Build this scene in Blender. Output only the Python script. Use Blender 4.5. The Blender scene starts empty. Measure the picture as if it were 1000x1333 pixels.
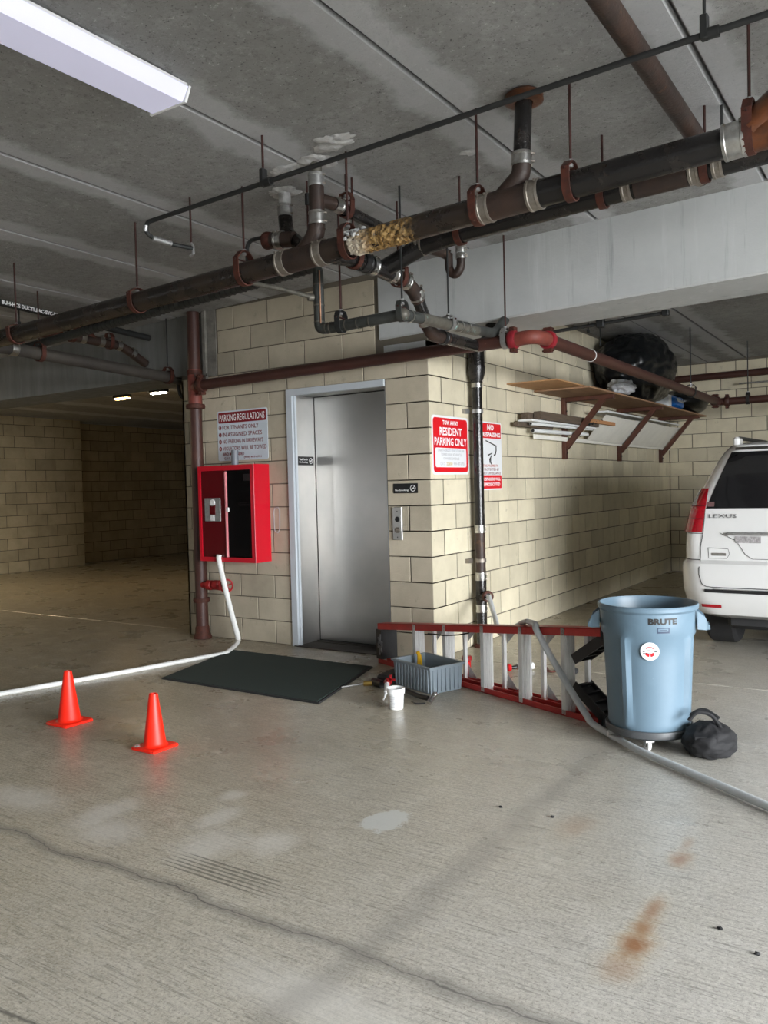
import bpy, math, random
from mathutils import Vector, Matrix, noise
random.seed(7)
S = bpy.context.scene
COL = S.collection
PI = math.pi

# ---------------------------------------------------------------- camera
def setup_camera():
    yaw, pit, rol = -.5824, -.0308, -.0250
    F = Vector((math.sin(yaw)*math.cos(pit), math.cos(yaw)*math.cos(pit), math.sin(pit)))
    R = Vector((math.cos(yaw), -math.sin(yaw), 0)); U = R.cross(F)
    R2 = R*math.cos(rol)+U*math.sin(rol); U2 = -R*math.sin(rol)+U*math.cos(rol)
    cd = bpy.data.cameras.new('camera'); co = bpy.data.objects.new('camera', cd); COL.objects.link(co)
    m = Matrix((R2, U2, -F)).transposed().to_4x4(); m.translation = Vector((3.2528, -5.6101, 1.3768))
    co.matrix_world = m
    cd.sensor_fit = 'VERTICAL'; cd.sensor_height = 36; cd.sensor_width = 27
    cd.lens = 1081.47*36/1333; cd.clip_end = 200
    S.camera = co
setup_camera()

# ---------------------------------------------------------------- light
w = bpy.data.worlds.new('sky'); S.world = w; w.use_nodes = True
bgn = w.node_tree.nodes['Background']; bgn.inputs[0].default_value = (.95, .975, 1.0, 1); bgn.inputs[1].default_value = 30.0
def area(name, loc, rot, sx, sy, power, color, portal=False):
    l = bpy.data.lights.new(name, 'AREA'); l.shape = 'RECTANGLE'; l.size = sx; l.size_y = sy
    l.energy = power; l.color = color
    o = bpy.data.objects.new(name, l); COL.objects.link(o); o.location = loc; o.rotation_euler = rot
    if portal: l.cycles.is_portal = True
    return o
# daylight comes in through the open side of the garage (x = 8.5) and a far doorway at the left (y = -10)
area('daylight_portal_side', (8.5, -4.2, 1.38), (0, PI/2, 0), 2.75, 5.6, 1, (1, 1, 1), True)
area('daylight_portal_ramp', (-7.6, -9.98, .95), (PI/2, 0, 0), .34, 1.9, 1, (1, 1, 1), True)
S.view_settings.view_transform = 'Standard'; S.view_settings.look = 'None'
S.view_settings.exposure = 0.45; S.view_settings.gamma = 1
S.view_settings.use_curve_mapping = False
S.cycles.use_denoising = True
S.cycles.max_bounces = 8; S.cycles.diffuse_bounces = 5; S.cycles.sample_clamp_indirect = 6

# ---------------------------------------------------------------- materials
class NT:
    def __init__(s, m): s.t = m.node_tree; s.n = s.t.nodes; s.l = s.t.links
    def add(s, typ, **k):
        n = s.n.new(typ)
        for a, v in k.items(): setattr(n, a, v)
        return n
    def put(s, sock, v):
        if hasattr(v, 'is_output'): s.l.new(v, sock)
        elif isinstance(v, (tuple, list)) and len(v) == 3 and sock.type == 'RGBA': sock.default_value = (*v, 1)
        else: sock.default_value = v
    def math(s, op, a, b=0, clamp=False):
        n = s.add('ShaderNodeMath', operation=op, use_clamp=clamp); s.put(n.inputs[0], a); s.put(n.inputs[1], b); return n.outputs[0]
    def pos(s, scale=(1, 1, 1), loc=(0, 0, 0)):
        g = s.add('ShaderNodeNewGeometry'); m = s.add('ShaderNodeMapping')
        s.l.new(g.outputs['Position'], m.inputs[0]); m.inputs['Scale'].default_value = scale; m.inputs['Location'].default_value = loc
        return m.outputs[0]
    def noise(s, scale, detail=4, rough=.6, vec=None, dist=0):
        n = s.add('ShaderNodeTexNoise'); n.inputs['Scale'].default_value = scale; n.inputs['Detail'].default_value = detail
        n.inputs['Roughness'].default_value = rough; n.inputs['Distortion'].default_value = dist
        s.l.new(vec if vec is not None else s.pos(), n.inputs['Vector']); return n.outputs[0]
    def rng(s, v, a, b, c=0., d=1.):
        n = s.add('ShaderNodeMapRange'); n.clamp = True
        s.put(n.inputs[0], v)
        for i, q in enumerate((a, b, c, d)): n.inputs[i+1].default_value = q
        return n.outputs[0]
    def mix(s, f, a, b, mode='MIX'):
        n = s.add('ShaderNodeMix', data_type='RGBA', blend_type=mode); s.put(n.inputs[0], f); s.put(n.inputs[6], a); s.put(n.inputs[7], b)
        return n.outputs[2]
    def bump(s, h, strength, dist=.01):
        n = s.add('ShaderNodeBump'); n.inputs['Strength'].default_value = strength; n.inputs['Distance'].default_value = dist
        s.l.new(h, n.inputs['Height']); return n.outputs[0]
def base(name):
    m = bpy.data.materials.new(name); m.use_nodes = True
    return m, NT(m), m.node_tree.nodes['Principled BSDF']
def mat(name, c, rough=.6, metal=0., c2=None, scale=6, var=.12, bump=.0, bscale=80, rvar=.0, rnd=0, spots=None, coat=0, lo=.35, hi=.7, stretch=(1, 1, 1), **kw):
    m, t, b = base(name)
    f = t.rng(t.noise(scale, 5, .65, t.pos(stretch)), lo, hi)
    if c2 is None: c2 = tuple(x*(1-var*2) for x in c)
    col = t.mix(f, c, c2)
    if spots:
        sc, (a, bb), scol = spots
        col = t.mix(t.rng(t.noise(sc, 6, .7), a, bb), col, scol)
    if rnd:
        oi = t.add('ShaderNodeObjectInfo'); v = t.rng(oi.outputs['Random'], 0, 1, 1-rnd, 1+rnd*.6)
        h = t.add('ShaderNodeHueSaturation'); t.put(h.inputs['Value'], v); t.put(h.inputs['Color'], col); col = h.outputs[0]
    t.put(b.inputs['Base Color'], col)
    if rvar: t.put(b.inputs['Roughness'], t.rng(f, 0, 1, rough-rvar, rough+rvar))
    else: b.inputs['Roughness'].default_value = rough
    b.inputs['Metallic'].default_value = metal
    if coat: b.inputs['Coat Weight'].default_value = coat
    if bump: t.put(b.inputs['Normal'], t.bump(t.noise(bscale, 4, .6), bump, .006))
    for k, v in kw.items(): b.inputs[k.replace('_', ' ')].default_value = v
    return m
M = {}
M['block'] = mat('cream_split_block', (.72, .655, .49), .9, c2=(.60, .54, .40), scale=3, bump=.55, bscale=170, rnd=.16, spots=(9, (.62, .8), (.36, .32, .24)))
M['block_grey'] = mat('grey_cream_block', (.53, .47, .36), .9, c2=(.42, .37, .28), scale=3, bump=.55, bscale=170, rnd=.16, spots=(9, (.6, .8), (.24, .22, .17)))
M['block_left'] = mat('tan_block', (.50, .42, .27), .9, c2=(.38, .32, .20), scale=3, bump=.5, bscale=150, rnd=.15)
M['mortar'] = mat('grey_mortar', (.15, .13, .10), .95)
M['door_paint'] = mat('light_grey_door_paint', (.52, .56, .60), .35, var=.03)
M['red_paint'] = mat('red_gloss_paint', (.58, .003, .018), .28, var=.02, coat=.3)
M['red_dark'] = mat('dark_red_gloss', (.11, .003, .006), .16, var=.05, coat=.5)
M['valve_red'] = mat('valve_red_paint', (.38, .012, .015), .4, var=.15)
M['rust'] = mat('rusty_strap', (.095, .024, .013), .7, c2=(.04, .014, .009), scale=30, bump=.3, metal=.2)
M['rust_rod'] = mat('rust_rod', (.06, .02, .016), .7, c2=(.035, .015, .012), scale=40, metal=.3)
M['black_iron'] = mat('black_cast_iron', (.012, .011, .011), .33, rvar=.13, c2=(.026, .02, .016), scale=7, bump=.35, bscale=60, lo=.5, hi=.75, spots=(5, (.64, .74), (.05, .03, .018)))
M['main_iron'] = mat('rust_stained_iron', (.016, .013, .011), .34, rvar=.12, c2=(.04, .025, .017), scale=5, bump=.4, bscale=60, lo=.42, hi=.72, spots=(3.5, (.62, .72), (.10, .06, .03)))
M['brown_iron'] = mat('brown_rusted_iron', (.048, .026, .018), .5, c2=(.02, .014, .012), scale=9, bump=.4, bscale=70, spots=(12, (.62, .75), (.13, .06, .025)))
M['sprinkler'] = mat('brown_red_sprinkler_pipe', (.068, .024, .017), .5, c2=(.044, .016, .012), scale=5, bump=.15, bscale=120, spots=(25, (.64, .75), (.16, .08, .055)))
M['dust_top'] = mat('dusty_black_pipe', (.03, .025, .021), .7, c2=(.055, .047, .038), scale=4, bump=.3)
M['coupling_red'] = mat('red_grooved_coupling', (.26, .01, .02), .5, c2=(.16, .01, .014), scale=20)
M['elbow_orange'] = mat('orange_red_elbow', (.20, .042, .028), .6, c2=(.13, .03, .02), scale=20)
M['orange_rust'] = mat('orange_rust_iron', (.16, .05, .015), .35, c2=(.045, .022, .014), scale=9, bump=.5, bscale=40, metal=.2)
M['steel'] = mat('shiny_steel_band', (.62, .62, .60), .3, metal=1, c2=(.42, .41, .39), scale=30, bump=.1)
M['dull_steel'] = mat('dull_steel_band', (.34, .31, .27), .5, metal=.7, c2=(.2, .17, .14), scale=20)
M['zinc'] = mat('galvanised', (.45, .45, .44), .45, metal=.8, c2=(.3, .3, .3), scale=40)
M['conduit'] = mat('dark_conduit', (.016, .017, .017), .6, var=.1)
M['wrap'] = mat('grey_pipe_wrap', (.045, .048, .044), .55, c2=(.022, .024, .022), scale=12, bump=.3)
M['copper_green'] = mat('tarnished_copper', (.14, .13, .105), .5, metal=.3, c2=(.07, .065, .055), scale=14, spots=(9, (.6, .7), (.32, .50, .47)))
M['copper'] = mat('bare_copper', (.72, .38, .24), .35, metal=1)
def lime():
    m, t, b = base('lime_crust'); g = t.add('ShaderNodeNewGeometry'); sp = t.add('ShaderNodeSeparateXYZ'); t.l.new(g.outputs['Position'], sp.inputs[0])
    n = t.noise(26, 6, .7, t.pos((1.6, 1, .5)))
    c = t.mix(t.rng(n, .40, .60), (.20, .10, .022), (.42, .27, .10))
    c = t.mix(t.rng(t.noise(60, 4, .7, t.pos((1.6, 1, .5))), .5, .64), c, (.03, .018, .01))
    w_ = t.math('ADD', sp.outputs[0], t.math('MULTIPLY', t.noise(14, 4), .22))
    c = t.mix(t.rng(w_, .96, .84), c, (.62, .56, .46))
    c = t.mix(t.rng(t.math('ADD', sp.outputs[0], t.math('MULTIPLY', t.noise(22, 4), .3)), 1.16, 1.28), c, (.025, .018, .012))
    t.put(b.inputs['Base Color'], c); b.inputs['Roughness'].default_value = .5
    t.put(b.inputs['Normal'], t.bump(t.noise(90, 4, .7), .6, .006)); return m
M['lime'] = lime()
M['plaster'] = mat('white_patch_plaster', (.62, .62, .61), .95, c2=(.33, .33, .33), scale=16, bump=1, bscale=40)
M['black_plastic'] = mat('black_plastic', (.012, .012, .013), .42, var=.1)
M['rubber'] = mat('black_rubber', (.016, .016, .017), .75, var=.1)
M['aluminium'] = mat('brushed_aluminium', (.84, .84, .83), .35, metal=.3, c2=(.74, .74, .73), scale=20, stretch=(8, 8, 1))
M['ladder_red'] = mat('red_fibreglass', (.50, .035, .03), .5, c2=(.36, .03, .028), scale=8, coat=.1)
M['bin'] = mat('blue_grey_plastic', (.135, .205, .265), .40, c2=(.115, .18, .235), scale=4, var=.05, spots=(14, (.7, .85), (.24, .33, .40)))
M['tote'] = mat('grey_plastic_tote', (.25, .30, .34), .45, var=.06)
M['cone'] = mat('orange_red_cone_plastic', (.93, .018, .003), .45, var=.03, Subsurface_Weight=0.0)
M['white_scuff'] = mat('white_scuff', (.8, .75, .72), .8)
M['hose_white'] = mat('white_flat_hose', (.82, .83, .81), .5, var=.04, bump=.2, bscale=200)
M['hose_grey'] = mat('grey_flat_hose', (.60, .63, .65), .42, var=.06, bump=.2, bscale=200)
M['white'] = mat('white_paint', (.80, .80, .80), .4, var=.02)
M['car_white'] = mat('white_car_paint', (.66, .66, .65), .25, var=.01, coat=.8)
M['car_glass'] = mat('tinted_glass', (.006, .006, .007), .06, var=0, coat=.5)
M['lamp_red'] = mat('red_lens', (.38, .004, .012), .12, c2=(.24, .002, .008), scale=25, coat=.8)
M['lamp_clear'] = mat('clear_lens', (.42, .40, .40), .15, c2=(.16, .15, .15), scale=50, coat=.8)
M['chrome'] = mat('chrome', (.75, .75, .76), .12, metal=1, var=.02)
M['seam'] = mat('dark_seam', (.04, .04, .04), .7, var=0)
M['plywood'] = mat('plywood', (.34, .20, .11), .75, c2=(.25, .14, .08), scale=4, stretch=(6, .6, 6), bump=.1)
M['bracket_wood'] = mat('dark_red_bracket_paint', (.10, .033, .018), .6, c2=(.06, .022, .014), scale=10)
M['old_wood'] = mat('weathered_lumber', (.13, .095, .065), .8, c2=(.07, .052, .04), scale=5, stretch=(10, .8, 10), bump=.2)
M['new_wood'] = mat('orange_lumber', (.50, .25, .11), .7, c2=(.38, .18, .08), scale=5, stretch=(10, .8, 10))
M['pvc'] = mat('white_pvc', (.84, .86, .86), .35, var=.04)
M['board_white'] = mat('white_panel', (.88, .86, .78), .6, var=.05)
M['fab_black'] = mat('black_canvas', (.007, .007, .008), .8, c2=(.014, .014, .016), scale=8, bump=.3, bscale=300)
M['bag_black'] = mat('black_poly_bag', (.004, .005, .006), .3, var=0, bump=1.0, bscale=13)
M['sign_white'] = mat('sign_white', (.80, .82, .84), .4, var=.01)
M['sign_silver'] = mat('sign_silver', (.60, .66, .72), .35, var=.03)
M['ink_red'] = mat('sign_red', (.70, .006, .014), .45, var=.01)
M['ink_maroon'] = mat('sign_maroon', (.22, .008, .015), .45, var=.01)
M['ink_black'] = mat('sign_black', (.01, .01, .01), .5, var=0)
M['ink_grey'] = mat('print_grey', (.42, .42, .44), .5, var=0)
M['ink_gold'] = mat('print_gold', (.62, .45, .12), .5, var=0)
M['ink_white'] = mat('print_white', (.88, .88, .88), .5, var=0)
M['yellow'] = mat('yellow_grip', (.75, .42, .01), .4)
M['red_plastic'] = mat('red_plastic', (.75, .01, .015), .3, var=.05)
M['blue_plastic'] = mat('blue_plastic', (.01, .16, .55), .35)
M['wire'] = mat('iron_wire', (.10, .09, .08), .5, metal=.6)

def glass_mat():
    m, t, b = base('clear_pane'); b.inputs['Base Color'].default_value = (.01, .01, .01, 1)
    b.inputs['Roughness'].default_value = .05; b.inputs['Alpha'].default_value = .3; return m
M['pane'] = glass_mat()
def frosted():
    m, t, b = base('thin_clear_bag'); b.inputs['Base Color'].default_value = (.80, .82, .86, 1)
    b.inputs['Roughness'].default_value = .22; b.inputs['Alpha'].default_value = .85
    t.put(b.inputs['Normal'], t.bump(t.noise(22, 5, .7), .9, .03)); return m
M['clear_bag'] = frosted()
def emis(name, c, s):
    m, t, b = base(name); b.inputs['Base Color'].default_value = (*c, 1)
    b.inputs['Emission Color'].default_value = (*c, 1); b.inputs['Emission Strength'].default_value = s; return m
M['diffuser'] = emis('lamp_diffuser', (.72, .72, .92), .22)
M['warm_lamp'] = emis('warm_lamp', (1., .58, .2), 60)
M['cool_lamp'] = emis('cool_lamp', (1., .85, .6), 90)

def stainless():
    m, t, b = base('brushed_stainless')
    n = t.noise(1.0, 3, .5, t.pos((260, 260, 3)))
    t.put(b.inputs['Base Color'], t.mix(t.rng(t.noise(2.2, 3), .35, .7), (.50, .49, .47), (.42, .42, .41)))
    b.inputs['Metallic'].default_value = 1
    t.put(b.inputs['Roughness'], t.rng(n, .3, .7, .30, .38))
    b.inputs['Anisotropic'].default_value = .6; tg = t.add('ShaderNodeTangent', direction_type='RADIAL', axis='Z'); t.put(b.inputs['Tangent'], tg.outputs[0])
    t.put(b.inputs['Normal'], t.bump(t.noise(1.6, 1, .5, t.pos((1, 1, 1.5))), .05, .02))
    return m
M['stainless'] = stainless()

def concrete_ceiling():
    m, t, b = base('stained_ceiling_concrete')
    big = t.noise(1.1, 7, .62, t.pos((1, .55, 1)), .6)
    c = t.mix(t.rng(big, .3, .7), (.235, .233, .225), (.345, .343, .335))
    c = t.mix(t.rng(t.noise(7, 9, .8), .50, .72, 0, .55), c, (.48, .48, .475))
    c = t.mix(t.rng(t.noise(21, 8, .85), .52, .66, 0, .7), c, (.13, .128, .122))
    c = t.mix(t.rng(t.noise(44, 5, .8, t.pos((1, 1, 1), (3, 3, 3))), .60, .70, 0, .8), c, (.60, .60, .59))
    c = t.mix(t.rng(t.noise(75, 3, .7), .62, .68, 0, .8), c, (.05, .05, .048))
    # cement smear along each panel joint
    at = t.add('ShaderNodeAttribute', attribute_name='edge'); e = at.outputs['Fac']
    e2 = t.math('ADD', e, t.math('MULTIPLY', t.math('SUBTRACT', t.noise(3.2, 5, .6), .5), 1.1))
    c = t.mix(t.rng(e2, .40, .62, 0, .6), c, (.56, .57, .59))
    c = t.mix(t.rng(e, .965, .99, 0, .75), c, (.08, .08, .08))
    t.put(b.inputs['Base Color'], c); b.inputs['Roughness'].default_value = .92
    t.put(b.inputs['Normal'], t.bump(t.noise(38, 7, .75), .8, .012))
    return m
M['ceiling'] = concrete_ceiling()
def concrete_beam():
    m, t, b = base('cast_beam_concrete')
    c = t.mix(t.rng(t.noise(1.6, 5, .6), .35, .7), (.46, .475, .47), (.38, .39, .39))
    drip = t.noise(1, 5, .7, t.pos((9, 9, .55)))
    c = t.mix(t.rng(drip, .56, .72, 0, .5), c, (.58, .60, .60))
    c = t.mix(t.rng(t.noise(1, 4, .7, t.pos((14, 14, .9), (3, 1, 0))), .60, .74, 0, .6), c, (.24, .25, .25))
    t.put(b.inputs['Base Color'], c); b.inputs['Roughness'].default_value = .9
    t.put(b.inputs['Normal'], t.bump(t.noise(45, 5, .7), .35, .006)); return m
M['beam'] = concrete_beam()

def floor_mat():
    m, t, b = base('worn_garage_concrete')
    g = t.add('ShaderNodeNewGeometry'); P = g.outputs['Position']
    sp = t.add('ShaderNodeSeparateXYZ'); t.l.new(P, sp.inputs[0]); X, Y = sp.outputs[0], sp.outputs[1]
    big = t.noise(.9, 6, .6)
    c = t.mix(t.rng(big, .35, .68), (.49, .465, .405), (.39, .36, .29))
    # browner and darker towards the left, with a noisy boundary
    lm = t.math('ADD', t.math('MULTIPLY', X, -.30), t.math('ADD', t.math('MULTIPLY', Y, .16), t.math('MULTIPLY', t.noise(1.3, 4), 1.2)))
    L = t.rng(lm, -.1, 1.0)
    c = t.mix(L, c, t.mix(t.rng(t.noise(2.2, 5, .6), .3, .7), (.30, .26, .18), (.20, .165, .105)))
    # mottling and aggregate
    c = t.mix(t.rng(t.noise(7, 7, .7), .50, .66, 0, .7), c, (.60, .58, .54))
    c = t.mix(t.rng(t.noise(3.4, 6, .7, t.pos((1, 1, 1), (4, 2, 0))), .55, .7, 0, .5), c, (.17, .15, .12))
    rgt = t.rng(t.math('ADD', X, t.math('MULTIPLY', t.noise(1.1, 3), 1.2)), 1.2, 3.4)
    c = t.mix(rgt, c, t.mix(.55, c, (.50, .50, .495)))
    c = t.mix(t.rng(t.noise(62, 6, .9), .46, .60, 0, .75), c, (.66, .645, .60))
    c = t.mix(t.rng(t.noise(80, 6, .9, t.pos((1, 1, 1), (9, 0, 0))), .50, .62, 0, .75), c, (.15, .14, .12))
    c = t.mix(t.rng(t.noise(48, 6, .8, t.pos((1, 1, 1), (2, 7, 0))), .54, .70, 0, .45), c, (.68, .66, .62))
    # broom finish, running along x
    broom = t.noise(1, 5, .8, t.pos((7, 85, 1)))
    c = t.mix(t.rng(broom, .50, .68, 0, .45), c, (.70, .69, .66))
    c = t.mix(t.rng(t.noise(1, 4, .8, t.pos((5, 95, 1), (5, 0, 0))), .52, .66, 0, .6), c, (.12, .112, .10))
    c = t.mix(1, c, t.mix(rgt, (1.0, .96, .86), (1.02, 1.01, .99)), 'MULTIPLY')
    nn = t.math('MULTIPLY', t.math('SUBTRACT', t.noise(15, 7, .75), .5), 2.0)
    def spot(c, cx, cy, rx, ry, col, amt, soft=.55, rot=0):
        dx = t.math('SUBTRACT', X, cx); dy = t.math('SUBTRACT', Y, cy)
        if rot:
            ca, sa = math.cos(rot), math.sin(rot)
            ux = t.math('ADD', t.math('MULTIPLY', dx, ca), t.math('MULTIPLY', dy, sa))
            uy = t.math('ADD', t.math('MULTIPLY', dx, -sa), t.math('MULTIPLY', dy, ca))
        else: ux, uy = dx, dy
        d = t.math('ADD', t.math('POWER', t.math('DIVIDE', ux, rx), 2), t.math('POWER', t.math('DIVIDE', uy, ry), 2))
        d = t.math('ADD', t.math('POWER', d, .5), nn)
        return t.mix(t.rng(d, 1+soft*.5, 1-soft*.5, 0, amt), c, col)
    pale = (.70, .68, .63)
    c = spot(c, 1.37, -2.80, .085, .12, (.60, .61, .58), .9, .15)
    for q in ((.27, -3.33, .08, .15), (.90, -3.34, .10, .14), (.74, -3.12, .06, .12), (1.1, -3.2, .09, .10), (.45, -3.45, .13, .10), (.62, -2.9, .05, .06), (1.9, -3.9, .3, .09), (-.2, -3.4, .2, .1)):
        c = spot(c, *q, pale, .55, 1.0)
    rust = (.27, .105, .035)
    for q in ((2.515, -3.20, .036, .055, .85), (2.508, -3.09, .026, .035, .7), (2.505, -2.97, .022, .07, .6), (2.49, -2.56, .028, .05, .6), (2.51, -3.33, .04, .06, .35), (2.06, -2.47, .05, .09, .25), (2.48, -2.42, .015, .05, .3)):
        c = spot(c, q[0], q[1], q[2]*1.5, q[3]*1.4, (.50, .38, .20), q[4]*.55, 1.2); c = spot(c, *q[:4], rust, q[4], 1.3)
    # dark oil marks
    for q in ((-.9, -2.0, .35, .18, .35), (.3, -2.2, .3, .2, .35), (2.2, -.9, .35, .3, .55), (-.7, -.1, .8, .28, .6), (-.15, -2.75, .3, .12, .35), (-.95, -2.75, .25, .12, .3), (4.2, 1.2, .5, .8, .4)):
        c = spot(c, *q[:4], (.10, .088, .066), q[4]*.6, 1.7)
    wob = t.math('MULTIPLY', t.math('SUBTRACT', t.noise(1.6, 5, .6), .5), .22)
    def line(c, coord, at, wdt, col, amt, lo=None, hi=None, other=None):
        d = t.math('ABSOLUTE', t.math('ADD', t.math('SUBTRACT', coord, at), wob))
        f = t.rng(d, wdt, wdt*.2, 0, amt)
        if other is not None:
            f = t.math('MULTIPLY', f, t.math('MULTIPLY', t.rng(other, lo-.15, lo+.15), t.rng(other, hi+.15, hi-.15)))
        return t.mix(f, c, col)
    c = line(c, Y, -3.66, .05, (.17, .16, .145), .5)
    c = line(c, Y, -3.66, .004, (.05, .05, .045), .6)
    c = line(c, X, 1.84, .09, (.22, .21, .19), .35, -4.2, -1.3, Y)
    c = line(c, X, 1.96, .004, (.5, .49, .47), .3, -4.2, -1.8, Y)
    c = line(c, Y, -4.36, .012, (.04, .04, .035), .7)
    c = line(c, X, -7.2, .03, (.35, .27, .15), .6, .5, 5, Y)
    # scrape marks
    for k in range(6):
        c = spot(c, 1.12, -3.54+k*.022, .26, .005, (.06, .057, .05), .6, .5)
    t.put(b.inputs['Base Color'], c)
    r = t.rng(t.noise(2.4, 5, .6), .35, .7, .22, .46)
    rr = t.mix(t.rng(t.math('ADD', Y, t.noise(1, 3)), -3.6, -2.2), (.72, .72, .72), t.mix(.3, r, (.30, .30, .30)))
    t.put(b.inputs['Roughness'], rr)
    h = t.math('ADD', t.math('MULTIPLY', broom, .8), t.math('MULTIPLY', t.noise(120, 4, .7), .5))
    hs = t.add('ShaderNodeBump'); t.put(hs.inputs['Height'], h); hs.inputs['Distance'].default_value = .004
    t.put(hs.inputs['Strength'], t.rng(t.math('ADD', Y, t.noise(1, 3)), -3.4, -1.8, .55, .12))
    t.put(b.inputs['Normal'], hs.outputs[0])
    b.inputs['Specular IOR Level'].default_value = .5
    return m
M['floor'] = floor_mat()
def carpet():
    m, t, b = base('dark_green_mat')
    t.put(b.inputs['Base Color'], t.mix(t.rng(t.noise(160, 3, .7), .35, .7), (.012, .024, .021), (.030, .052, .044)))
    b.inputs['Roughness'].default_value = .95; t.put(b.inputs['Normal'], t.bump(t.noise(260, 2, .6), .7, .004)); return m
M['mat'] = carpet()

# ---------------------------------------------------------------- mesh helpers
class MB:
    def __init__(s): s.v = []; s.f = []
    def add(s, vs, fs):
        o = len(s.v); s.v += [tuple(v) for v in vs]; s.f += [tuple(i+o for i in f) for f in fs]; return s
    def box(s, lo, hi):
        x0, y0, z0 = lo; x1, y1, z1 = hi
        return s.add([(x0,y0,z0),(x1,y0,z0),(x1,y1,z0),(x0,y1,z0),(x0,y0,z1),(x1,y0,z1),(x1,y1,z1),(x0,y1,z1)],
                     [(0,3,2,1),(4,5,6,7),(0,1,5,4),(1,2,6,5),(2,3,7,6),(3,0,4,7)])
    def obox(s, c, ax, ay, az):
        """box about centre c with half-axis vectors"""
        c, ax, ay, az = map(Vector, (c, ax, ay, az))
        vs = [c+ax*i+ay*j+az*k for k in (-1, 1) for (i, j) in ((-1,-1),(1,-1),(1,1),(-1,1))]
        return s.add(vs, [(0,3,2,1),(4,5,6,7),(0,1,5,4),(1,2,6,5),(2,3,7,6),(3,0,4,7)])
    def bbox(s, lo, hi, b=.006):
        """box with chamfered edges"""
        x0, y0, z0 = lo; x1, y1, z1 = hi
        b = min(b, (x1-x0)*.3, (y1-y0)*.3, (z1-z0)*.3)
        ring = lambda z, i: [(x0+i,y0,z),(x1-i,y0,z),(x1,y0+i,z),(x1,y1-i,z),(x1-i,y1,z),(x0+i,y1,z),(x0,y1-i,z),(x0,y0+i,z)]
        def inner(z): return [(x0+b*1.5,y0+b,z),(x1-b*1.5,y0+b,z),(x1-b,y0+b*1.5,z),(x1-b,y1-b*1.5,z),(x1-b*1.5,y1-b,z),(x0+b*1.5,y1-b,z),(x0+b,y1-b*1.5,z),(x0+b,y0+b*1.5,z)]
        rs = [inner(z0), ring(z0+b, b), ring(z1-b, b), inner(z1)]
        vs = sum(rs, []); fs = []
        for k in range(3):
            for i in range(8): j = (i+1) % 8; fs.append((k*8+i, k*8+j, k*8+8+j, k*8+8+i))
        fs.append(tuple(range(7, -1, -1))); fs.append(tuple(range(24, 32))); return s.add(vs, fs)
    def rings(s, rs, cap0=True, cap1=True, closed=False):
        n = len(rs[0]); vs = [v for r in rs for v in r]; fs = []
        m = len(rs)
        for k in range(m if closed else m-1):
            k2 = (k+1) % m
            for i in range(n): j = (i+1) % n; fs.append((k*n+i, k*n+j, k2*n+j, k2*n+i))
        if not closed:
            if cap0: fs.append(tuple(range(n-1, -1, -1)))
            if cap1: fs.append(tuple(range((m-1)*n, m*n)))
        return s.add(vs, fs)
    def tube(s, pts, r, n=12, bend=0, cap=True, flat=None, up=None):
        pts = [Vector(p) for p in pts]
        R = r if isinstance(r, (list, tuple)) else None
        if bend and not R:
            q = [pts[0]]
            for a, p, c in zip(pts, pts[1:], pts[2:]):
                u = (a-p); v = (c-p); d = min(bend, u.length*.49, v.length*.49); u.normalize(); v.normalize()
                A = p+u*d; B = p+v*d
                for i in range(7):
                    t = i/6; q.append(A*(1-t)**2+p*2*t*(1-t)+B*t*t)
            q.append(pts[-1]); pts = q
        m = len(pts); tg = []
        for i in range(m):
            a = pts[max(i-1, 0)]; b = pts[min(i+1, m-1)]; tg.append((b-a).normalized())
        N = up and Vector(up) or (Vector((0, 0, 1)) if abs(tg[0].z) < .9 else Vector((1, 0, 0)))
        rs = []
        for i in range(m):
            t = tg[i]; N = (N - t*N.dot(t)); N.normalize(); B = t.cross(N)
            rr = R[i] if R else r
            if flat: a, b = flat
            else: a = b = rr
            rs.append([pts[i]+B*(a*math.cos(2*PI*k/n))+N*(b*math.sin(2*PI*k/n)) for k in range(n)])
        return s.rings(rs, cap, cap)
    def cyl(s, p0, p1, r0, r1=None, n=14, cap=True):
        return s.tube([p0, p1], [r0, r0 if r1 is None else r1], n, cap=cap)
    def lathe(s, prof, c, ax=(0, 0, 1), n=24, closed=False, cap=False, x=None):
        """prof: (radius, height) pairs about axis ax through c"""
        ax = Vector(ax).normalized(); u = Vector(x) if x else (Vector((1, 0, 0)) if abs(ax.x) < .8 else Vector((0, 1, 0)))
        u = (u-ax*u.dot(ax)).normalized(); w_ = ax.cross(u); c = Vector(c)
        rs = [[c+ax*h+(u*math.cos(2*PI*k/n)+w_*math.sin(2*PI*k/n))*r for k in range(n)] for r, h in prof]
        return s.rings(rs, cap, cap, closed)
    def band(s, c, ax, r, wd, th=.004, n=20):
        return s.lathe([(r, -wd/2), (r+th, -wd/2), (r+th, wd/2), (r, wd/2)], c, ax, n, closed=True)
    def grid(s, fn, nu, nv, flip=False):
        vs = [fn(i/nu, j/nv) for j in range(nv+1) for i in range(nu+1)]; fs = []
        for j in range(nv):
            for i in range(nu):
                a = j*(nu+1)+i; f = (a, a+1, a+nu+2, a+nu+1); fs.append(f[::-1] if flip else f)
        return s.add(vs, fs)
    def sphere(s, c, r, nu=16, nv=10, fn=None):
        c = Vector(c); r = Vector(r if isinstance(r, (tuple, list)) else (r, r, r)); rs = []
        for j in range(1, nv):
            th = PI*j/nv; ring = []
            for i in range(nu):
                ph = 2*PI*i/nu; d = Vector((math.sin(th)*math.cos(ph), math.sin(th)*math.sin(ph), -math.cos(th)))
                k = fn(d) if fn else 1
                ring.append(c+Vector((d.x*r.x, d.y*r.y, d.z*r.z))*k)
            rs.append(ring)
        return s.rings(rs)
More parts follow.
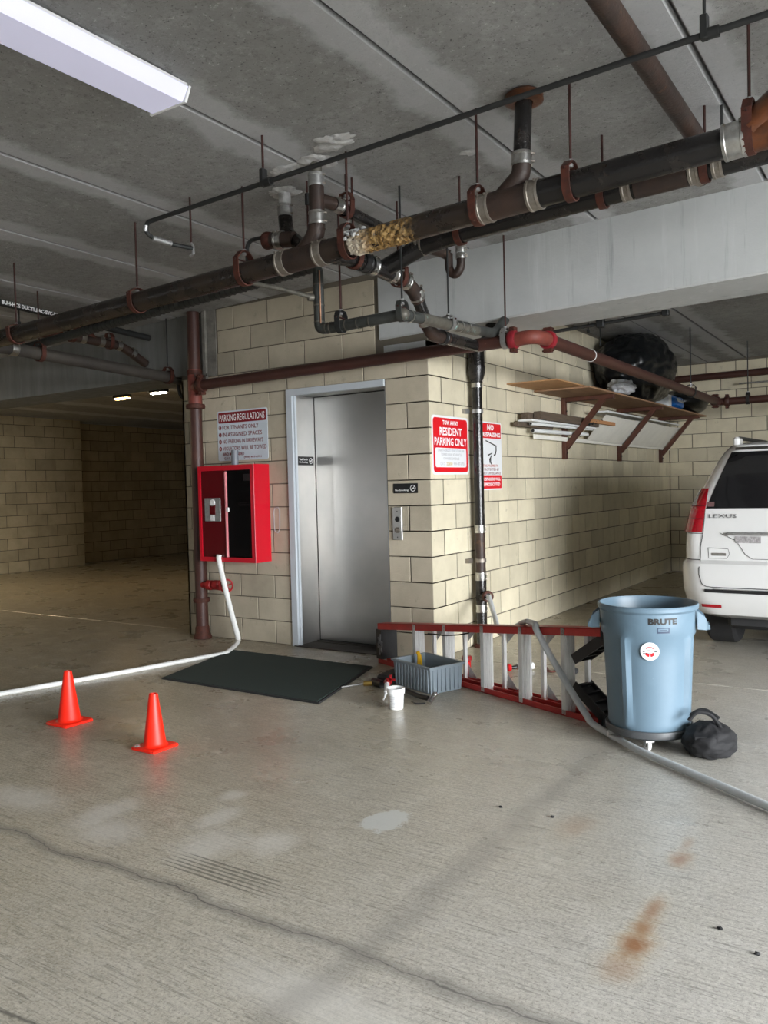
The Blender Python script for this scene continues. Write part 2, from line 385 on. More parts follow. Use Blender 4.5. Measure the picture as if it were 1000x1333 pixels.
    def prism(s, poly, e):
        """poly: list of points (coplanar), extruded by vector e"""
        e = Vector(e); p = [Vector(q) for q in poly]; n = len(p)
        return s.add(p+[q+e for q in p], [tuple(range(n-1, -1, -1)), tuple(range(n, 2*n))]+[(i, (i+1) % n, (i+1) % n+n, i+n) for i in range(n)])
    def sweep(s, pts, hw, ht, wdir):
        """rectangular strip along pts; hw half width along wdir, ht half thickness"""
        pts = [Vector(p) for p in pts]; W = Vector(wdir).normalized(); rs = []
        m = len(pts)
        for i in range(m):
            t = (pts[min(i+1, m-1)]-pts[max(i-1, 0)]).normalized(); N = t.cross(W).normalized()
            rs.append([pts[i]+W*hw+N*ht, pts[i]-W*hw+N*ht, pts[i]-W*hw-N*ht, pts[i]+W*hw-N*ht])
        return s.rings(rs)
    def build(s, name, m, parent=None, smooth=True, kind=None, label=None, ang=38):
        off = Vector((0, 0, 0))
        p = parent
        while p is not None: off += p.location; p = p.parent
        me = bpy.data.meshes.new(name); me.from_pydata([(v[0]-off.x, v[1]-off.y, v[2]-off.z) for v in s.v], [], s.f)
        me.materials.append(M[m] if isinstance(m, str) else m)
        if smooth:
            me.polygons.foreach_set('use_smooth', [True]*len(me.polygons)); me.set_sharp_from_angle(angle=math.radians(ang))
        me.update()
        o = bpy.data.objects.new(name, me); COL.objects.link(o)
        if parent is not None: o.parent = parent
        if kind: o['kind'] = kind
        if label: o['label'] = label
        return o
def tag(o, label, cat, group=None):
    o['label'] = label; o['category'] = cat
    if group: o['group'] = group
    return o
def thing(name, label, cat, loc, group=None):
    o = bpy.data.objects.new(name, None); COL.objects.link(o); o.location = loc; o.empty_display_size = .1
    return tag(o, label, cat, group)
def copy_tree(o, loc=None, parent=None):
    c = o.copy(); COL.objects.link(c)
    if parent is not None: c.parent = parent
    if loc is not None: c.location = loc
    for ch in list(o.children): copy_tree(ch, None, c)
    return c
_tc = {}
def text_geo(txt, bold=.0):
    k = (txt, bold)
    if k not in _tc:
        cu = bpy.data.curves.new('t', 'FONT'); cu.body = txt; cu.resolution_u = 2; cu.offset = bold; cu.size = 1
        ob = bpy.data.objects.new('t', cu); COL.objects.link(ob)
        dg = bpy.context.evaluated_depsgraph_get(); me = bpy.data.meshes.new_from_object(ob.evaluated_get(dg))
        vs = [v.co.copy() for v in me.vertices]; fs = [tuple(p.vertices) for p in me.polygons]
        bpy.data.objects.remove(ob); bpy.data.curves.remove(cu); bpy.data.meshes.remove(me)
        x0 = min(v.x for v in vs); x1 = max(v.x for v in vs); y0 = min(v.y for v in vs); y1 = max(v.y for v in vs)
        _tc[k] = ([((v.x-x0)/(x1-x0), (v.y-y0)/(y1-y0)) for v in vs], fs)
    return _tc[k]
def lettering(mb, txt, o, u, v, wd, ht, bold=.02, wrap=None):
    """flat print filling a wd x ht box whose lower-left corner is o"""
    g, fs = text_geo(txt, bold); o, u, v = Vector(o), Vector(u), Vector(v)
    mb.add([wrap(a*wd, b*ht) if wrap else o+u*(a*wd)+v*(b*ht) for a, b in g], fs); return mb
def rrect(mb, o, u, v, wd, ht, r, th, nrm, seg=4):
    o, u, v, nrm = map(Vector, (o, u, v, nrm)); p = []
    for cx, cy, a0 in ((wd-r, r, -90), (wd-r, ht-r, 0), (r, ht-r, 90), (r, r, 180)):
        for k in range(seg+1):
            a = math.radians(a0+90*k/seg); p.append(o+u*(cx+r*math.cos(a))+v*(cy+r*math.sin(a)))
    mb.prism(p, nrm*th); return mb
def lerp(a, b, t): return a+(b-a)*t
def cz(x, y): return 3.113+.028*x-.009*y
C8 = .2032; BW = .4064

# ================================================================ structure
# floor -----------------------------------------------------------
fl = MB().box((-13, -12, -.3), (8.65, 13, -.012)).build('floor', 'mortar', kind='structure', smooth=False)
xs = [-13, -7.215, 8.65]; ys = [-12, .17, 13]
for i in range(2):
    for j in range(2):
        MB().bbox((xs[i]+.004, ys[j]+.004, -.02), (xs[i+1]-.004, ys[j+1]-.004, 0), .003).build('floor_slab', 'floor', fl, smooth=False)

MB().box((8.66, -12, -.05), (30, 13, -.004)).build('floor_outside', mat('asphalt', (.06, .06, .06), .9), kind='structure', smooth=False)
# block walls ---------------------------------------------------------
_bc = {}
def block_mesh(wd, ht, u, nrm, m):
    key = (round(wd, 3), round(ht, 3), tuple(u), tuple(nrm), m)
    if key in _bc: return _bc[key]
    u, nrm = Vector(u), Vector(nrm); z = Vector((0, 0, 1)); c = .003; d = .024
    vs = []
    for (i, dep) in ((0, 0), (0, -c), (0, -d)):
        ins = c if dep == 0 else 0
        for a, b in ((ins, ins), (wd-ins, ins), (wd-ins, ht-ins), (ins, ht-ins)): vs.append(u*a+z*b+nrm*dep)
    fs = [(0, 1, 2, 3)]
    for k in (0, 4):
        for i in range(4): j = (i+1) % 4; fs.append((k+j, k+i, k+4+i, k+4+j))
    if u.cross(z).dot(nrm) < 0: fs = [f[::-1] for f in fs]
    me = bpy.data.meshes.new('concrete_block'); me.from_pydata(vs, [], fs); me.materials.append(M[m]); me.update()
    _bc[key] = me; return me
def block_wall(parent, org, u, nrm, L, k0, k1, even, m='block', holes=(), gv=.0048):
    """even: offset of a seam in even courses; org on the finished face"""
    org, U, Nn = Vector(org), Vector(u), Vector(nrm); g = .0042
    for k in range(k0, k1):
        off = even if k % 2 == 0 else even+BW/2
        x = off % BW - BW
        while x < L:
            a, b = max(x, 0), min(x+BW, L)
            segs = [(a, b)]
            for (h0, h1, q0, q1) in holes:
                if q0 <= k < q1:
                    ns = []
                    for s0, s1 in segs:
                        if h1 <= s0 or h0 >= s1: ns.append((s0, s1))
                        else:
                            if s0 < h0: ns.append((s0, h0))
                            if s1 > h1: ns.append((h1, s1))
                    segs = ns
            for s0, s1 in segs:
                if s1-s0 < .04: continue
                g0 = 0 if s0 < .003 else gv; g1 = 0 if s1 > L-.003 else gv
                me = block_mesh(s1-s0-g0-g1, C8-2*g, u, nrm, m)
                o = bpy.data.objects.new('concrete_block', me); COL.objects.link(o); o.parent = parent
                o.location = org+U*(s0+g0)+Vector((0, 0, k*C8+g))
            x += BW
MOR = .006
wf = MB()
for lo, hi in (((-2.72, MOR, 0), (-1.4224, .35, 3.2)), ((-.4064, MOR, 0), (-MOR, .35, 2.56)), ((-1.4224, MOR, 11*C8), (-.4064, .35, 3.2)), ((-.4064, .05, 2.44), (-.02, .35, 3.2))):
    wf.box(lo, hi)
wf = wf.build('wall_front', 'mortar', kind='structure', smooth=False)
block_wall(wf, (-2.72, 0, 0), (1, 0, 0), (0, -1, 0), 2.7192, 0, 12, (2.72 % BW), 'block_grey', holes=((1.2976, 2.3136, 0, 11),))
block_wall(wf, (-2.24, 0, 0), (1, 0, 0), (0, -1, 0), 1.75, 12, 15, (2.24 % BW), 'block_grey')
wr = MB().box((-.3, .35, 0), (-MOR, 7.14, 3.2)).box((-.3, MOR, 0), (-MOR, .35, 2.5)).build('wall_right', 'mortar', kind='structure', smooth=False)
block_wall(wr, (0, .0008, 0), (0, 1, 0), (1, 0, 0), 7.13, 0, 15, .2032, 'block', holes=((-1, .6, 12, 16),), gv=.0078)
wb = MB().box((-.3, 7.14+MOR, 0), (8.5, 7.4, 3.4)).build('wall_back', 'mortar', kind='structure', smooth=False)
block_wall(wb, (0, 7.14, 0), (1, 0, 0), (0, -1, 0), 6.0, 0, 15, .12, 'block')
ws = MB().box((-2.72+MOR, .35, 0), (-2.5, 13, 3.2)).build('wall_side', 'mortar', kind='structure', smooth=False)
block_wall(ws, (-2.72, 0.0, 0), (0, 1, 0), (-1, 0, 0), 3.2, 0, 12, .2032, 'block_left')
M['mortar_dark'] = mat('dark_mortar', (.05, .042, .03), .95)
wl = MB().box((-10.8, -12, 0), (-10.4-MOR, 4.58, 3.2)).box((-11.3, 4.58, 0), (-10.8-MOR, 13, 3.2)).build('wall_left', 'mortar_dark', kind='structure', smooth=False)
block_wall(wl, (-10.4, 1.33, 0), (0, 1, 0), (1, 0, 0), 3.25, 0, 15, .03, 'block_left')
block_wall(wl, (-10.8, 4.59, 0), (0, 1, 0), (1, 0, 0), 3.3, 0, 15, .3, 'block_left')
MB().box((-10.9, 12.8, 0), (-2.5, 13, 3.3)).build('wall_far', 'block_left', kind='structure', smooth=False)
rw = MB().box((8.5, -1.4, 0), (8.8, 7.4, 3.4)).box((8.5, -12, 0), (8.8, -7, 3.4))
rw.box((8.5, -12, 2.75), (8.8, 0, 3.5))
rw.build('wall_open_side', 'beam', kind='structure', smooth=False)
MB().box((-10.8, -10.3, 0), (-7.77, -10, 3.4)).box((-7.43, -10.3, 0), (8.5, -10, 3.4)).box((-7.77, -10.3, 1.9), (-7.43, -10, 3.4)).build('wall_entrance', 'beam', kind='structure', smooth=False)

# ceiling ---------------------------------------------------------------
def slab(x0, x1, y0, y1, up0, up1):
    m = MB(); vs = []
    for up in (up0, up1):
        for x, y in ((x0, y0), (x1, y0), (x1, y1), (x0, y1)): vs.append((x, y, cz(x, y)+up))
    return m.add(vs, [(0,3,2,1),(4,5,6,7),(0,1,5,4),(1,2,6,5),(2,3,7,6),(3,0,4,7)])
ceil = slab(-13, 9.5, -12, 13, .03, .3).build('ceiling', 'mortar', kind='structure', smooth=False)
def panel(x0, x1, y0, y1):
    g = .004; cols = [0, .012, .03, .09, .2, .35, .5, .65, .8, .91, .97, .988, 1]
    W = x1-x0-2*g; n = 8
    vs = []; ed = []
    for j in range(n+1):
        y = lerp(y0, y1, j/n)
        for i, c in enumerate(cols):
            x = x0+g+W*c; vs.append((x, y, cz(x, y)+(.014 if c in (0, 1) else 0)))
            ed.append(max(0, 1-min(c, 1-c)*W/.30))
    k = len(cols); fs = [(j*k+i, (j+1)*k+i, (j+1)*k+i+1, j*k+i+1) for j in range(n) for i in range(k-1)]
    for s_ in (0, k-1):
        for j in range(n+1): vs.append((vs[j*k+s_][0], vs[j*k+s_][1], vs[j*k+s_][2]+.03)); ed.append(1)
    b0 = (n+1)*k
    for j in range(n):
        fs.append((j*k, b0+j, b0+j+1, (j+1)*k)); fs.append((j*k+k-1, (j+1)*k+k-1, b0+n+1+j+1, b0+n+1+j))
    me = bpy.data.meshes.new('ceiling_panel'); me.from_pydata(vs, [], fs)
    a = me.attributes.new('edge', 'FLOAT', 'POINT'); a.data.foreach_set('value', ed)
    me.materials.append(M['ceiling']); me.update()
    o = bpy.data.objects.new('ceiling_panel', me); COL.objects.link(o); o.parent = ceil
js = [-10.8, -9.95, -8.92, -7.9, -6.87, -5.84, -4.81, -3.78, -2.76, -1.72, -.695, .39, 1.36, 2.42, 3.45, 4.48, 5.5, 6.55, 7.6, 8.6]
for a, b in zip(js, js[1:]): panel(a, b, -10.2, .02)
jb = [-10.8, -9.4, -8.4, -7.3, -6.3, -5.2, -4.1, -2.76]
for a, b in zip(jb, jb[1:]): panel(a, b, .55, 12.8)
jb = [-.3, .55, 1.06, 2.1, 3.15, 4.2, 5.2, 6.3, 7.4, 8.6]
for a, b in zip(jb, jb[1:]): panel(a, b, .55, 7.2)
# beams
bm_ = MB(); 
vs = []
for x in (-.44, 9.0):
    zb = 2.562+.026*x; zt = cz(x, 0)+.02
    for y, z in ((-.012, zb+.012), (0.0, zb), (.57, zb), (.57, zt), (-.012, zt)): vs.append((x, y, z))
bm_.add(vs, [(0,5,6,1),(1,6,7,2),(2,7,8,3),(3,8,9,4),(4,9,5,0),(0,1,2,3,4),(9,8,7,6,5)]).build('ceiling_beam', 'beam', kind='structure', smooth=False)
MB().box((-12, 0, 2.475), (-2.40, .57, 3.12)).build('ceiling_beam', mat('shaded_beam_concrete', (.20, .205, .20), .9, c2=(.13, .135, .13), scale=3, stretch=(3, 3, .4), bump=.3), kind='structure', smooth=False)  # left beam colour darkened to carry the shade of its bay
MB().box((-2.36, -.006, 2.44), (-2.25, .3, 3.07)).box((-2.40, -.03, 2.36), (-2.365, .2, 3.06)).build('trim_1', mat('stained_grout', (.26, .25, .22), .9, c2=(.14, .13, .115), scale=9), kind='structure', smooth=False)
MB().box((-.40, -.008, 2.44), (-.02, .2, 2.50)).box((-.44, .02, 2.50), (-.02, .2, 2.56)).build('trim_2', 'beam', kind='structure', smooth=False)

# elevator door -----------------------------------------------------------
dr = MB().box((-1.395, .32, 0), (-.40, .34, 2.24)).build('door_1', 'seam', kind='structure', smooth=False)
f_ = MB().box((-1.422, -.018, 0), (-1.362, .03, 2.18)).box((-1.422, -.018, 2.18), (-.4064, .03, 2.235))
f_.box((-1.362, .005, 0), (-1.346, .03, 2.18)).box((-.413, .008, 0), (-.4064, .03, 2.18))
f_.build('door_frame', 'door_paint', dr, label='light grey painted steel frame')
MB().box((-1.376, .03, .005), (-1.364, .30, 2.19)).build('door_jamb', 'stainless', dr, smooth=False, label='brushed steel return beside the door')
MB().box((-1.36, .03, 2.19), (-.41, .30, 2.2)).box((-.418, .03, 0), (-.408, .30, 2.19)).build('door_soffit', 'stainless', dr, smooth=False)
MB().bbox((-1.358, .298, .012), (-.42, .32, 2.185), .002).build('door_panel', 'stainless', dr, smooth=False, label='brushed stainless sliding door')
MB().box((-1.354, .2955, 1.56), (-.42, .2985, 1.635)).build('reflected_band', 'stainless', dr, smooth=False, label='strip in place of a reflected band')  # band reflected across the door, put in as a thin strip
MB().box((-1.395, -.03, 0), (-.41, .30, .008)).box((-1.36, .20, .008), (-.43, .215, .012)).box((-1.36, .25, .008), (-.43, .265, .012)).build('door_sill', 'dust_top', dr, smooth=False, label='dark metal sill')

# ================================================================ pipes
def pipe(name, m, pts, r, label, cat='pipe', bend=.09, n=16, group=None):
    t = thing(name, label, cat, tuple(pts[0]), group)
    MB().tube(pts, r, n, bend).build('pipe_run', m, t)
    return t
def coupling(t, c, ax, r, wd=.06, m='steel', nm='coupling', label=None):
    ax = Vector(ax).normalized(); c = Vector(c)
    b = MB().lathe([(r, -wd/2), (r+.005, -wd/2), (r+.006, -wd/2+.012), (r+.0035, -wd/2+.015), (r+.0035, wd/2-.015), (r+.006, wd/2-.012), (r+.005, wd/2), (r, wd/2)], c, ax, 20, closed=True)
    o = b.build(nm, m, t, label=label)
    up = Vector((0, 0, 1)) if abs(ax.z) < .8 else Vector((.7, -.7, 0))
    sd = ax.cross(up).normalized()
    for q in (-1, 1):
        p = c+ax*(wd/2-.012)*q+(up*.5+sd*.6).normalized()*(r+.009)
        MB().obox(p, ax*.004, up.cross(ax).normalized()*.009, up*.004).build('clamp_screw', 'dull_steel', o)
    return o
def clevis(x, y, zc, r, label, group, ax=(1, 0, 0), strap='rust', rod='rust_rod', ztop=None, zr=None, nm='pipe_hanger'):
    ax = Vector(ax).normalized(); sd = ax.cross(Vector((0, 0, 1))).normalized(); c = Vector((x, y, zc)); up = Vector((0, 0, 1))
    h = (zr if zr else zc+r+.07)-zc
    t = thing(nm, label, 'hanger', (x, y, zc), group)
    P = lambda a, b: c+sd*a+up*b
    R = r+.006
    pts = [P(.012, h), P(-.03, h-.004), P(-R-.002, h*.62), P(-R, .02)]
    pts += [P(R*math.cos(a), R*math.sin(a)) for a in [PI+PI*k/8 for k in range(9)]]
    pts += [P(R, .02), P(R+.002, h*.62), P(.03, h-.004), P(-.012, h)]
    MB().sweep(pts, .019, .0035, ax).build('strap', strap, t)
    MB().cyl(P(0, h-.012), Vector((x, y, ztop if ztop else cz(x, y)-.001)), .0065, n=8).build('rod', rod, t)
    MB().cyl(P(0, h-.004), P(0, h+.012), .014, n=6).cyl(P(0, h-.022), P(0, h-.008), .013, n=6).build('nut', 'zinc', t)
    MB().cyl(P(-R-.012, h*.55), P(R+.012, h*.55), .005, n=6).build('bolt', 'rust_rod', t)
    return t

# -- long main drain pipe along the front bay
YM = -1.98
mz = lambda x: 2.665+.036*(x-.9) if x < 1.0 else 2.669+.0405*(x-1.0)
def mp(x): return (x, YM, mz(x))
main = thing('drain_pipe', 'longest fat black and rust-brown drain pipe crossing the whole picture under the ceiling', 'pipe', mp(-3.4))
axm = Vector((1, 0, .04)).normalized()
MB().tube([mp(-3.4), mp(.27)], .062, 18).build('pipe_run', 'main_iron', main, label='brown rust-stained length')
MB().tube([mp(.49), mp(1.5)], .062, 18).build('pipe_run', 'main_iron', main, label='black length with flaking edge')
MB().tube([mp(1.72), mp(2.62)], .062, 18).build('pipe_run', 'black_iron', main, label='clean black length')
wy = MB().tube([mp(.25), mp(.51)], .066, 18).tube([(.475, YM, 2.80), (.45, YM, 2.74), (.36, YM, 2.665)], .048, 14, .05)
wy.build('wye_fitting', 'brown_iron', main)
wy = MB().tube([mp(1.50), mp(1.74)], .066, 18).tube([(1.675, YM, 2.86), (1.67, YM, 2.80), (1.56, YM, 2.71)], .045, 14, .05)
wy.build('wye_fitting', 'brown_iron', main)
for x, mm in ((.24, 'dull_steel'), (.50, 'dull_steel'), (1.49, 'dull_steel'), (1.74, 'dull_steel')):
    coupling(main, mp(x), axm, .0655, .06, mm, label='tarnished steel band')
coupling(main, mp(2.60), axm, .068, .085, 'steel', label='wide shiny steel band')
MB().tube([mp(2.63), mp(3.9)], .068, 18).tube([(2.66, YM, 2.75), (2.95, YM+.0, 2.97), (3.1, YM, 3.1)], .075, 16).build('wye_fitting', 'orange_rust', main, label='large wet orange-rusted wye')
# lime crust on the pipe
def crust(u, v):
    x = lerp(.70, 1.17, u); a = lerp(-2.2, 1.15, v)
    e = min(1, u*9, (1-u)*3.2)*min(1, v*3.5, (1-v)*5)
    n1 = noise.noise(Vector((x*34, a*2.6, 0))); n2 = noise.noise(Vector((x*70, a*7, 5))); n3 = noise.noise(Vector((x*11, a*1.3, 9)))
    r = .0595+e*(.0075+.010*max(-.4, n1)+.006*n2+.008*n3)
    c = Vector(mp(x)); return (c.x, c.y-r*math.cos(a), c.z+r*math.sin(a))
MB().grid(crust, 150, 70).build('lime_crust', 'lime', main, label='lumpy white and ochre mineral crust', ang=60)
random.seed(3)
cr = MB()
for k in range(26):
    x = random.uniform(.66, .80); a = random.uniform(.2, 1.4)
    cr.sphere(Vector(mp(x))+Vector((0, -.066*math.cos(a), .066*math.sin(a))), random.uniform(.006, .013), 6, 4)
cr.build('lime_crystals', 'plaster', main, kind='stuff', label='white crystal lumps under the hanger')
G = 'clevis hangers of the main drain pipe'
for x, z, la in ((-2.30, 2.62, 'rusty clevis hanger on the main drain pipe at the far left by the lettered pipe'),
                 (-.987, 2.681, 'rusty clevis hanger on the main drain pipe above the elevator wall left edge'),
                 (-.064, 2.756, 'rusty clevis hanger just left of the pipe junction on the main drain pipe'),
                 (.677, 2.771, 'clevis hanger with whitish rod beside the lime crust on the main pipe'),
                 (1.445, 2.801, 'rust-red clevis hanger touching the steel band left of the black stack'),
                 (1.91, 2.807, 'rust-red clevis hanger right of the short black stack'),
                 (2.655, 2.877, 'wide wet orange clevis hanger beside the shiny band at the right edge')):
    clevis(x, YM, mz(x), .064, la, G, zr=z)

# -- thin conduit above
cn = thing('conduit', 'thin dark straight conduit hanging below the ceiling in front of the drain pipes', 'conduit', (-.40, -2.4, 2.87))
tz = lambda x: 2.884+.0315*(x+.4)
MB().tube([(-.36, -2.1, 2.80), (-.41, -2.32, 2.80), (-.41, -2.40, 2.83), (-.40, -2.4, 2.884), (.2, -2.4, tz(.2)), (3.4, -2.4, tz(3.4))], .0125, 10, .05).build('pipe_run', 'conduit', cn)
MB().cyl((-.405, -2.36, 2.806), (-.385, -2.24, 2.80), .017, n=10).cyl((-.41, -2.405, 2.835), (-.405, -2.405, 2.866), .016, n=10).build('fitting', 'zinc', cn, label='pale threaded elbow')
for i, (x, la) in enumerate(((.464, 'small strap hanger of the thin conduit left of the ceiling patches'), (2.577, 'steel strap hanger of the thin conduit near the top right corner'))):
    t = thing('conduit_hanger', la, 'hanger', (x, -2.4, tz(x)), 'conduit hangers')
    MB().cyl((x, -2.4, tz(x)+.04), (x, -2.4, cz(x, -2.4)), .006, n=8).build('rod', 'rust_rod' if i == 0 else 'conduit', t)
    MB().bbox((x-.014, -2.418, tz(x)-.018), (x+.014, -2.382, tz(x)+.07), .004).build('strap', 'conduit', t)
    MB().lathe([(.016, -.02), (.021, -.02), (.021, .02), (.016, .02)], (x+.03, -2.4, tz(x)), (1, 0, 0), 10, closed=True).build('ring', 'conduit', t)
t = thing('loose_rod', 'thin rusty rod with a small hook hanging free near the left end of the conduit', 'rod', (-.415, -2.053, 2.79))
MB().cyl((-.415, -2.053, 2.82), (-.415, -2.053, cz(-.4, -2.05)), .006, n=8).build('rod', 'rust_rod', t)
MB().tube([(-.415, -2.053, 2.85), (-.40, -2.053, 2.83), (-.40, -2.053, 2.785), (-.425, -2.053, 2.775)], .009, 8).build('hook', 'zinc', t)

# -- short black stack with orange flange
t = thing('drain_stack', 'short vertical black pipe dropping from an orange ceiling flange', 'pipe', (1.675, YM, 2.80))
MB().tube([(1.692, YM, cz(1.69, YM)), (1.675, YM, 2.86)], .040, 16).build('pipe_run', 'black_iron', t)
coupling(t, (1.675, YM, 2.875), (0, 0, 1), .044, .06)
MB().lathe([(.04, .0), (.066, 0), (.088, -.018), (.09, -.045), (.066, -.055), (.041, -.05)], (1.692, YM, cz(1.69, YM)), (0, 0, 1), 24).build('ceiling_flange', 'orange_rust', t, label='orange primed ceiling flange')

# -- riser with tee next to it
t = thing('riser_pipe', 'rust-brown riser with silver couplings rising to a whitish plaster patch', 'pipe', (.475, YM, 2.78))
MB().tube([(.475, YM, 2.80), (.475, YM, cz(.47, YM))], .033, 16).build('pipe_run', 'copper_green', t, label='whitish painted stub')
MB().tube([(.475, YM, 2.85), (.475, YM, 3.02)], .042, 16).tube([(.475, YM, 2.945), (.50, YM+.12, 2.945)], .036, 14).build('tee_fitting', 'brown_iron', t)
coupling(t, (.475, YM, 3.045), (0, 0, 1), .040, .07, 'zinc')
coupling(t, (.475, YM, 2.84), (0, 0, 1), .043, .07)
MB().tube([(.475, YM, 2.81), (.475, YM, 2.755), (.42, YM, 2.69)], .040, 14, .05).build('elbow', 'brown_iron', t)
MB().tube([(.50, YM+.12, 2.945), (.50, -1.32, 2.925)], .034, 14).build('branch_pipe', 'black_iron', t)
coupling(t, (.50, YM+.15, 2.945), (0, 1, 0), .036, .065)
clevis(.50, -1.74, 2.94, .036, 'small red clevis hanger on the branch pipe behind the rust-brown riser', 'small clevis hangers', ax=(0, 1, 0), zr=3.035, strap='rust')
# -- cleanout assembly
t = thing('cleanout_assembly', 'black bent cleanout fitting with open hub left of the rust-brown riser', 'pipe', (.10, -1.75, 2.76))
MB().tube([(.07, -1.762, cz(.07, -1.76)), (.07, -1.76, 3.03)], .036, 14).build('pipe_run', 'plaster', t, label='whitish stub')
coupling(t, (.07, -1.762, 3.02), (0, 0, 1), .040, .07, 'zinc')
MB().tube([(.07, -1.762, 3.0), (.085, -1.77, 2.88), (.20, -1.82, 2.80), (.36, -1.93, 2.70)], .042, 14, .07).build('bend', 'black_iron', t)
MB().tube([(.03, -1.86, 2.83), (.20, -1.84, 2.81)], .045, 14).build('hub_body', 'brown_iron', t)
MB().lathe([(.034, 0), (.048, 0), (.052, .015), (.048, .04), (.044, .05)], (.0, -1.865, 2.832), (1, .1, -.1), 18).lathe([(.0, .03), (.034, .03), (.034, 0)], (.0, -1.865, 2.832), (1, .1, -.1), 18).build('open_hub', 'rust', t)
coupling(t, (.10, -1.85, 2.822), (1, .1, -.12), .047, .05)
MB().tube([(-.02, -1.88, 2.85), (-.10, -1.88, 2.85), (-.13, -1.88, 2.82), (-.13, -1.88, 2.68)], .012, 8, .03).build('vent_tube', 'conduit', t)
MB().bbox((.05, -1.93, 2.70), (.40, -1.88, 2.725), .004).bbox((.10, -1.96, 2.66), (.30, -1.93, 2.70), .004).build('support_bar', 'rust', t)
tr = thing('rod_hanger', 'thin rusty rod holding the cleanout fitting beside the rust-brown riser', 'hanger', (.27, -1.80, 2.9))
MB().cyl((.27, -1.80, 2.72), (.27, -1.80, cz(.27, -1.8)), .006, n=8).build('rod', 'rust_rod', tr)
MB().bbox((.258, -1.812, 3.0), (.282, -1.788, 3.07), .004).build('turnbuckle', 'conduit', tr)

# -- second drain pipe behind the main one
s2 = thing('drain_pipe', 'second black drain pipe running behind and below the main one towards the right', 'pipe', (.7, -1.3, 2.79))
p2 = [(.50, -1.36, 2.69), (.74, -1.3, 2.80), (1.0, -1.3, 2.826), (2.05, -1.3, 2.872), (3.6, -1.3, 2.95)]
MB().tube(p2, .055, 16, .06).build('pipe_run', 'black_iron', s2)
for x, z, w_ in ((1.96, 2.868, .05), (2.29, 2.883, .05), (2.40, 2.888, .05), (.73, 2.80, .04)):
    coupling(s2, (x, -1.3, z), (1, 0, .04), .056, w_, 'dull_steel')
MB().tube([(2.0, -1.3, 2.87), (2.26, -1.3, 2.88)], .060, 16).build('wye_fitting', 'brown_iron', s2)
MB().tube([(2.30, -1.3, 2.885), (2.30, -1.22, 2.885)], .052, 14).build('branch_hub', 'dull_steel', s2)
for x, la in ((.99, 'rust strap hanger on the second drain pipe right of the lime crust'), (1.83, 'rust strap hanger in the middle of the second drain pipe'), (2.34, 'rust strap hanger on the second drain pipe near the steel bands at the right')):
    clevis(x, -1.3, 2.826+(x-1)*.044, .058, la, 'strap hangers of the second drain pipe', zr=2.826+(x-1)*.044+.13)
# big sloping pipe that joins it
t = pipe('drain_pipe', 'brown_iron', [(2.30, -8.0, 3.115), (2.295, -1.12, 3.052), (2.295, -1.10, 2.94), (2.30, -1.2, 2.885)], .045, 'thick reddish-brown pipe running diagonally from the top edge to the black pipes', n=18)
t = thing('hook_hanger', 'wire hook hanger at the end of the thick diagonal brown pipe', 'hanger', (2.42, -1.25, 3.0))
MB().cyl((2.41, -1.25, 3.03), (2.41, -1.25, cz(2.41, -1.25)), .007, n=8).build('rod', 'conduit', t)
MB().tube([(2.41, -1.25, 3.05), (2.46, -1.25, 3.04), (2.49, -1.26, 2.99), (2.50, -1.27, 2.95)], .006, 8, .03).build('hook', 'conduit', t)

# -- descending chain of fittings and the drain under the beam
ch = thing('drain_branch', 'chain of couplings and bends stepping down from the main pipe to below the beam', 'pipe', (.5, -1.9, 2.66))
MB().tube([(.46, -1.95, 2.66), (.5, -1.70, 2.685), (.5, -1.25, 2.672)], .050, 14, .05).build('pipe_run', 'black_iron', ch)
MB().tube([(.5, -1.27, 2.675), (.5, -1.13, 2.665), (.5, -1.02, 2.62), (.5, -.96, 2.57)], .047, 14, .05).build('elbow', 'brown_iron', ch, label='rust-brown bend')
MB().tube([(.5, -.98, 2.59), (.5, -.87, 2.44)], .040, 14).build('pipe_run', 'black_iron', ch, label='plain black diagonal length')
MB().tube([(.5, -.89, 2.46), (.5, -.80, 2.37), (.5, -.60, 2.375)], .045, 14, .07).build('elbow', 'brown_iron', ch, label='rust-brown elbow below the beam')
MB().tube([(.5, -.62, 2.375), (.5, -.06, 2.38), (.5, .06, 2.50), (.5, .10, 2.572)], .042, 14, .08).build('pipe_run', 'black_iron', ch, label='black length passing under the beam')
coupling(ch, (.5, -1.58, 2.684), (0, 1, 0), .051, .07, 'black_plastic', 'sleeve')
coupling(ch, (.5, -1.50, 2.682), (0, 1, 0), .052, .05)
coupling(ch, (.5, -1.28, 2.676), (0, 1, 0), .049, .055)
coupling(ch, (.5, -1.125, 2.664), (0, 1, -.15), .049, .045)
coupling(ch, (.5, -.985, 2.60), (0, .62, -.78), .046, .06)
coupling(ch, (.5, -.885, 2.45), (0, .6, -.8), .045, .05)
coupling(ch, (.5, -.66, 2.374), (0, 1, 0), .046, .05, 'black_plastic', 'sleeve')
clevis(.5, -1.68, 2.684, .052, 'lower red clevis hanger directly under the main pipe junction', 'small clevis hangers', ax=(0, 1, 0), zr=2.79)
clevis(.5, -1.20, 2.670, .052, 'short red clevis hanger on the descending chain of couplings', 'small clevis hangers', ax=(0, 1, 0), zr=2.76)

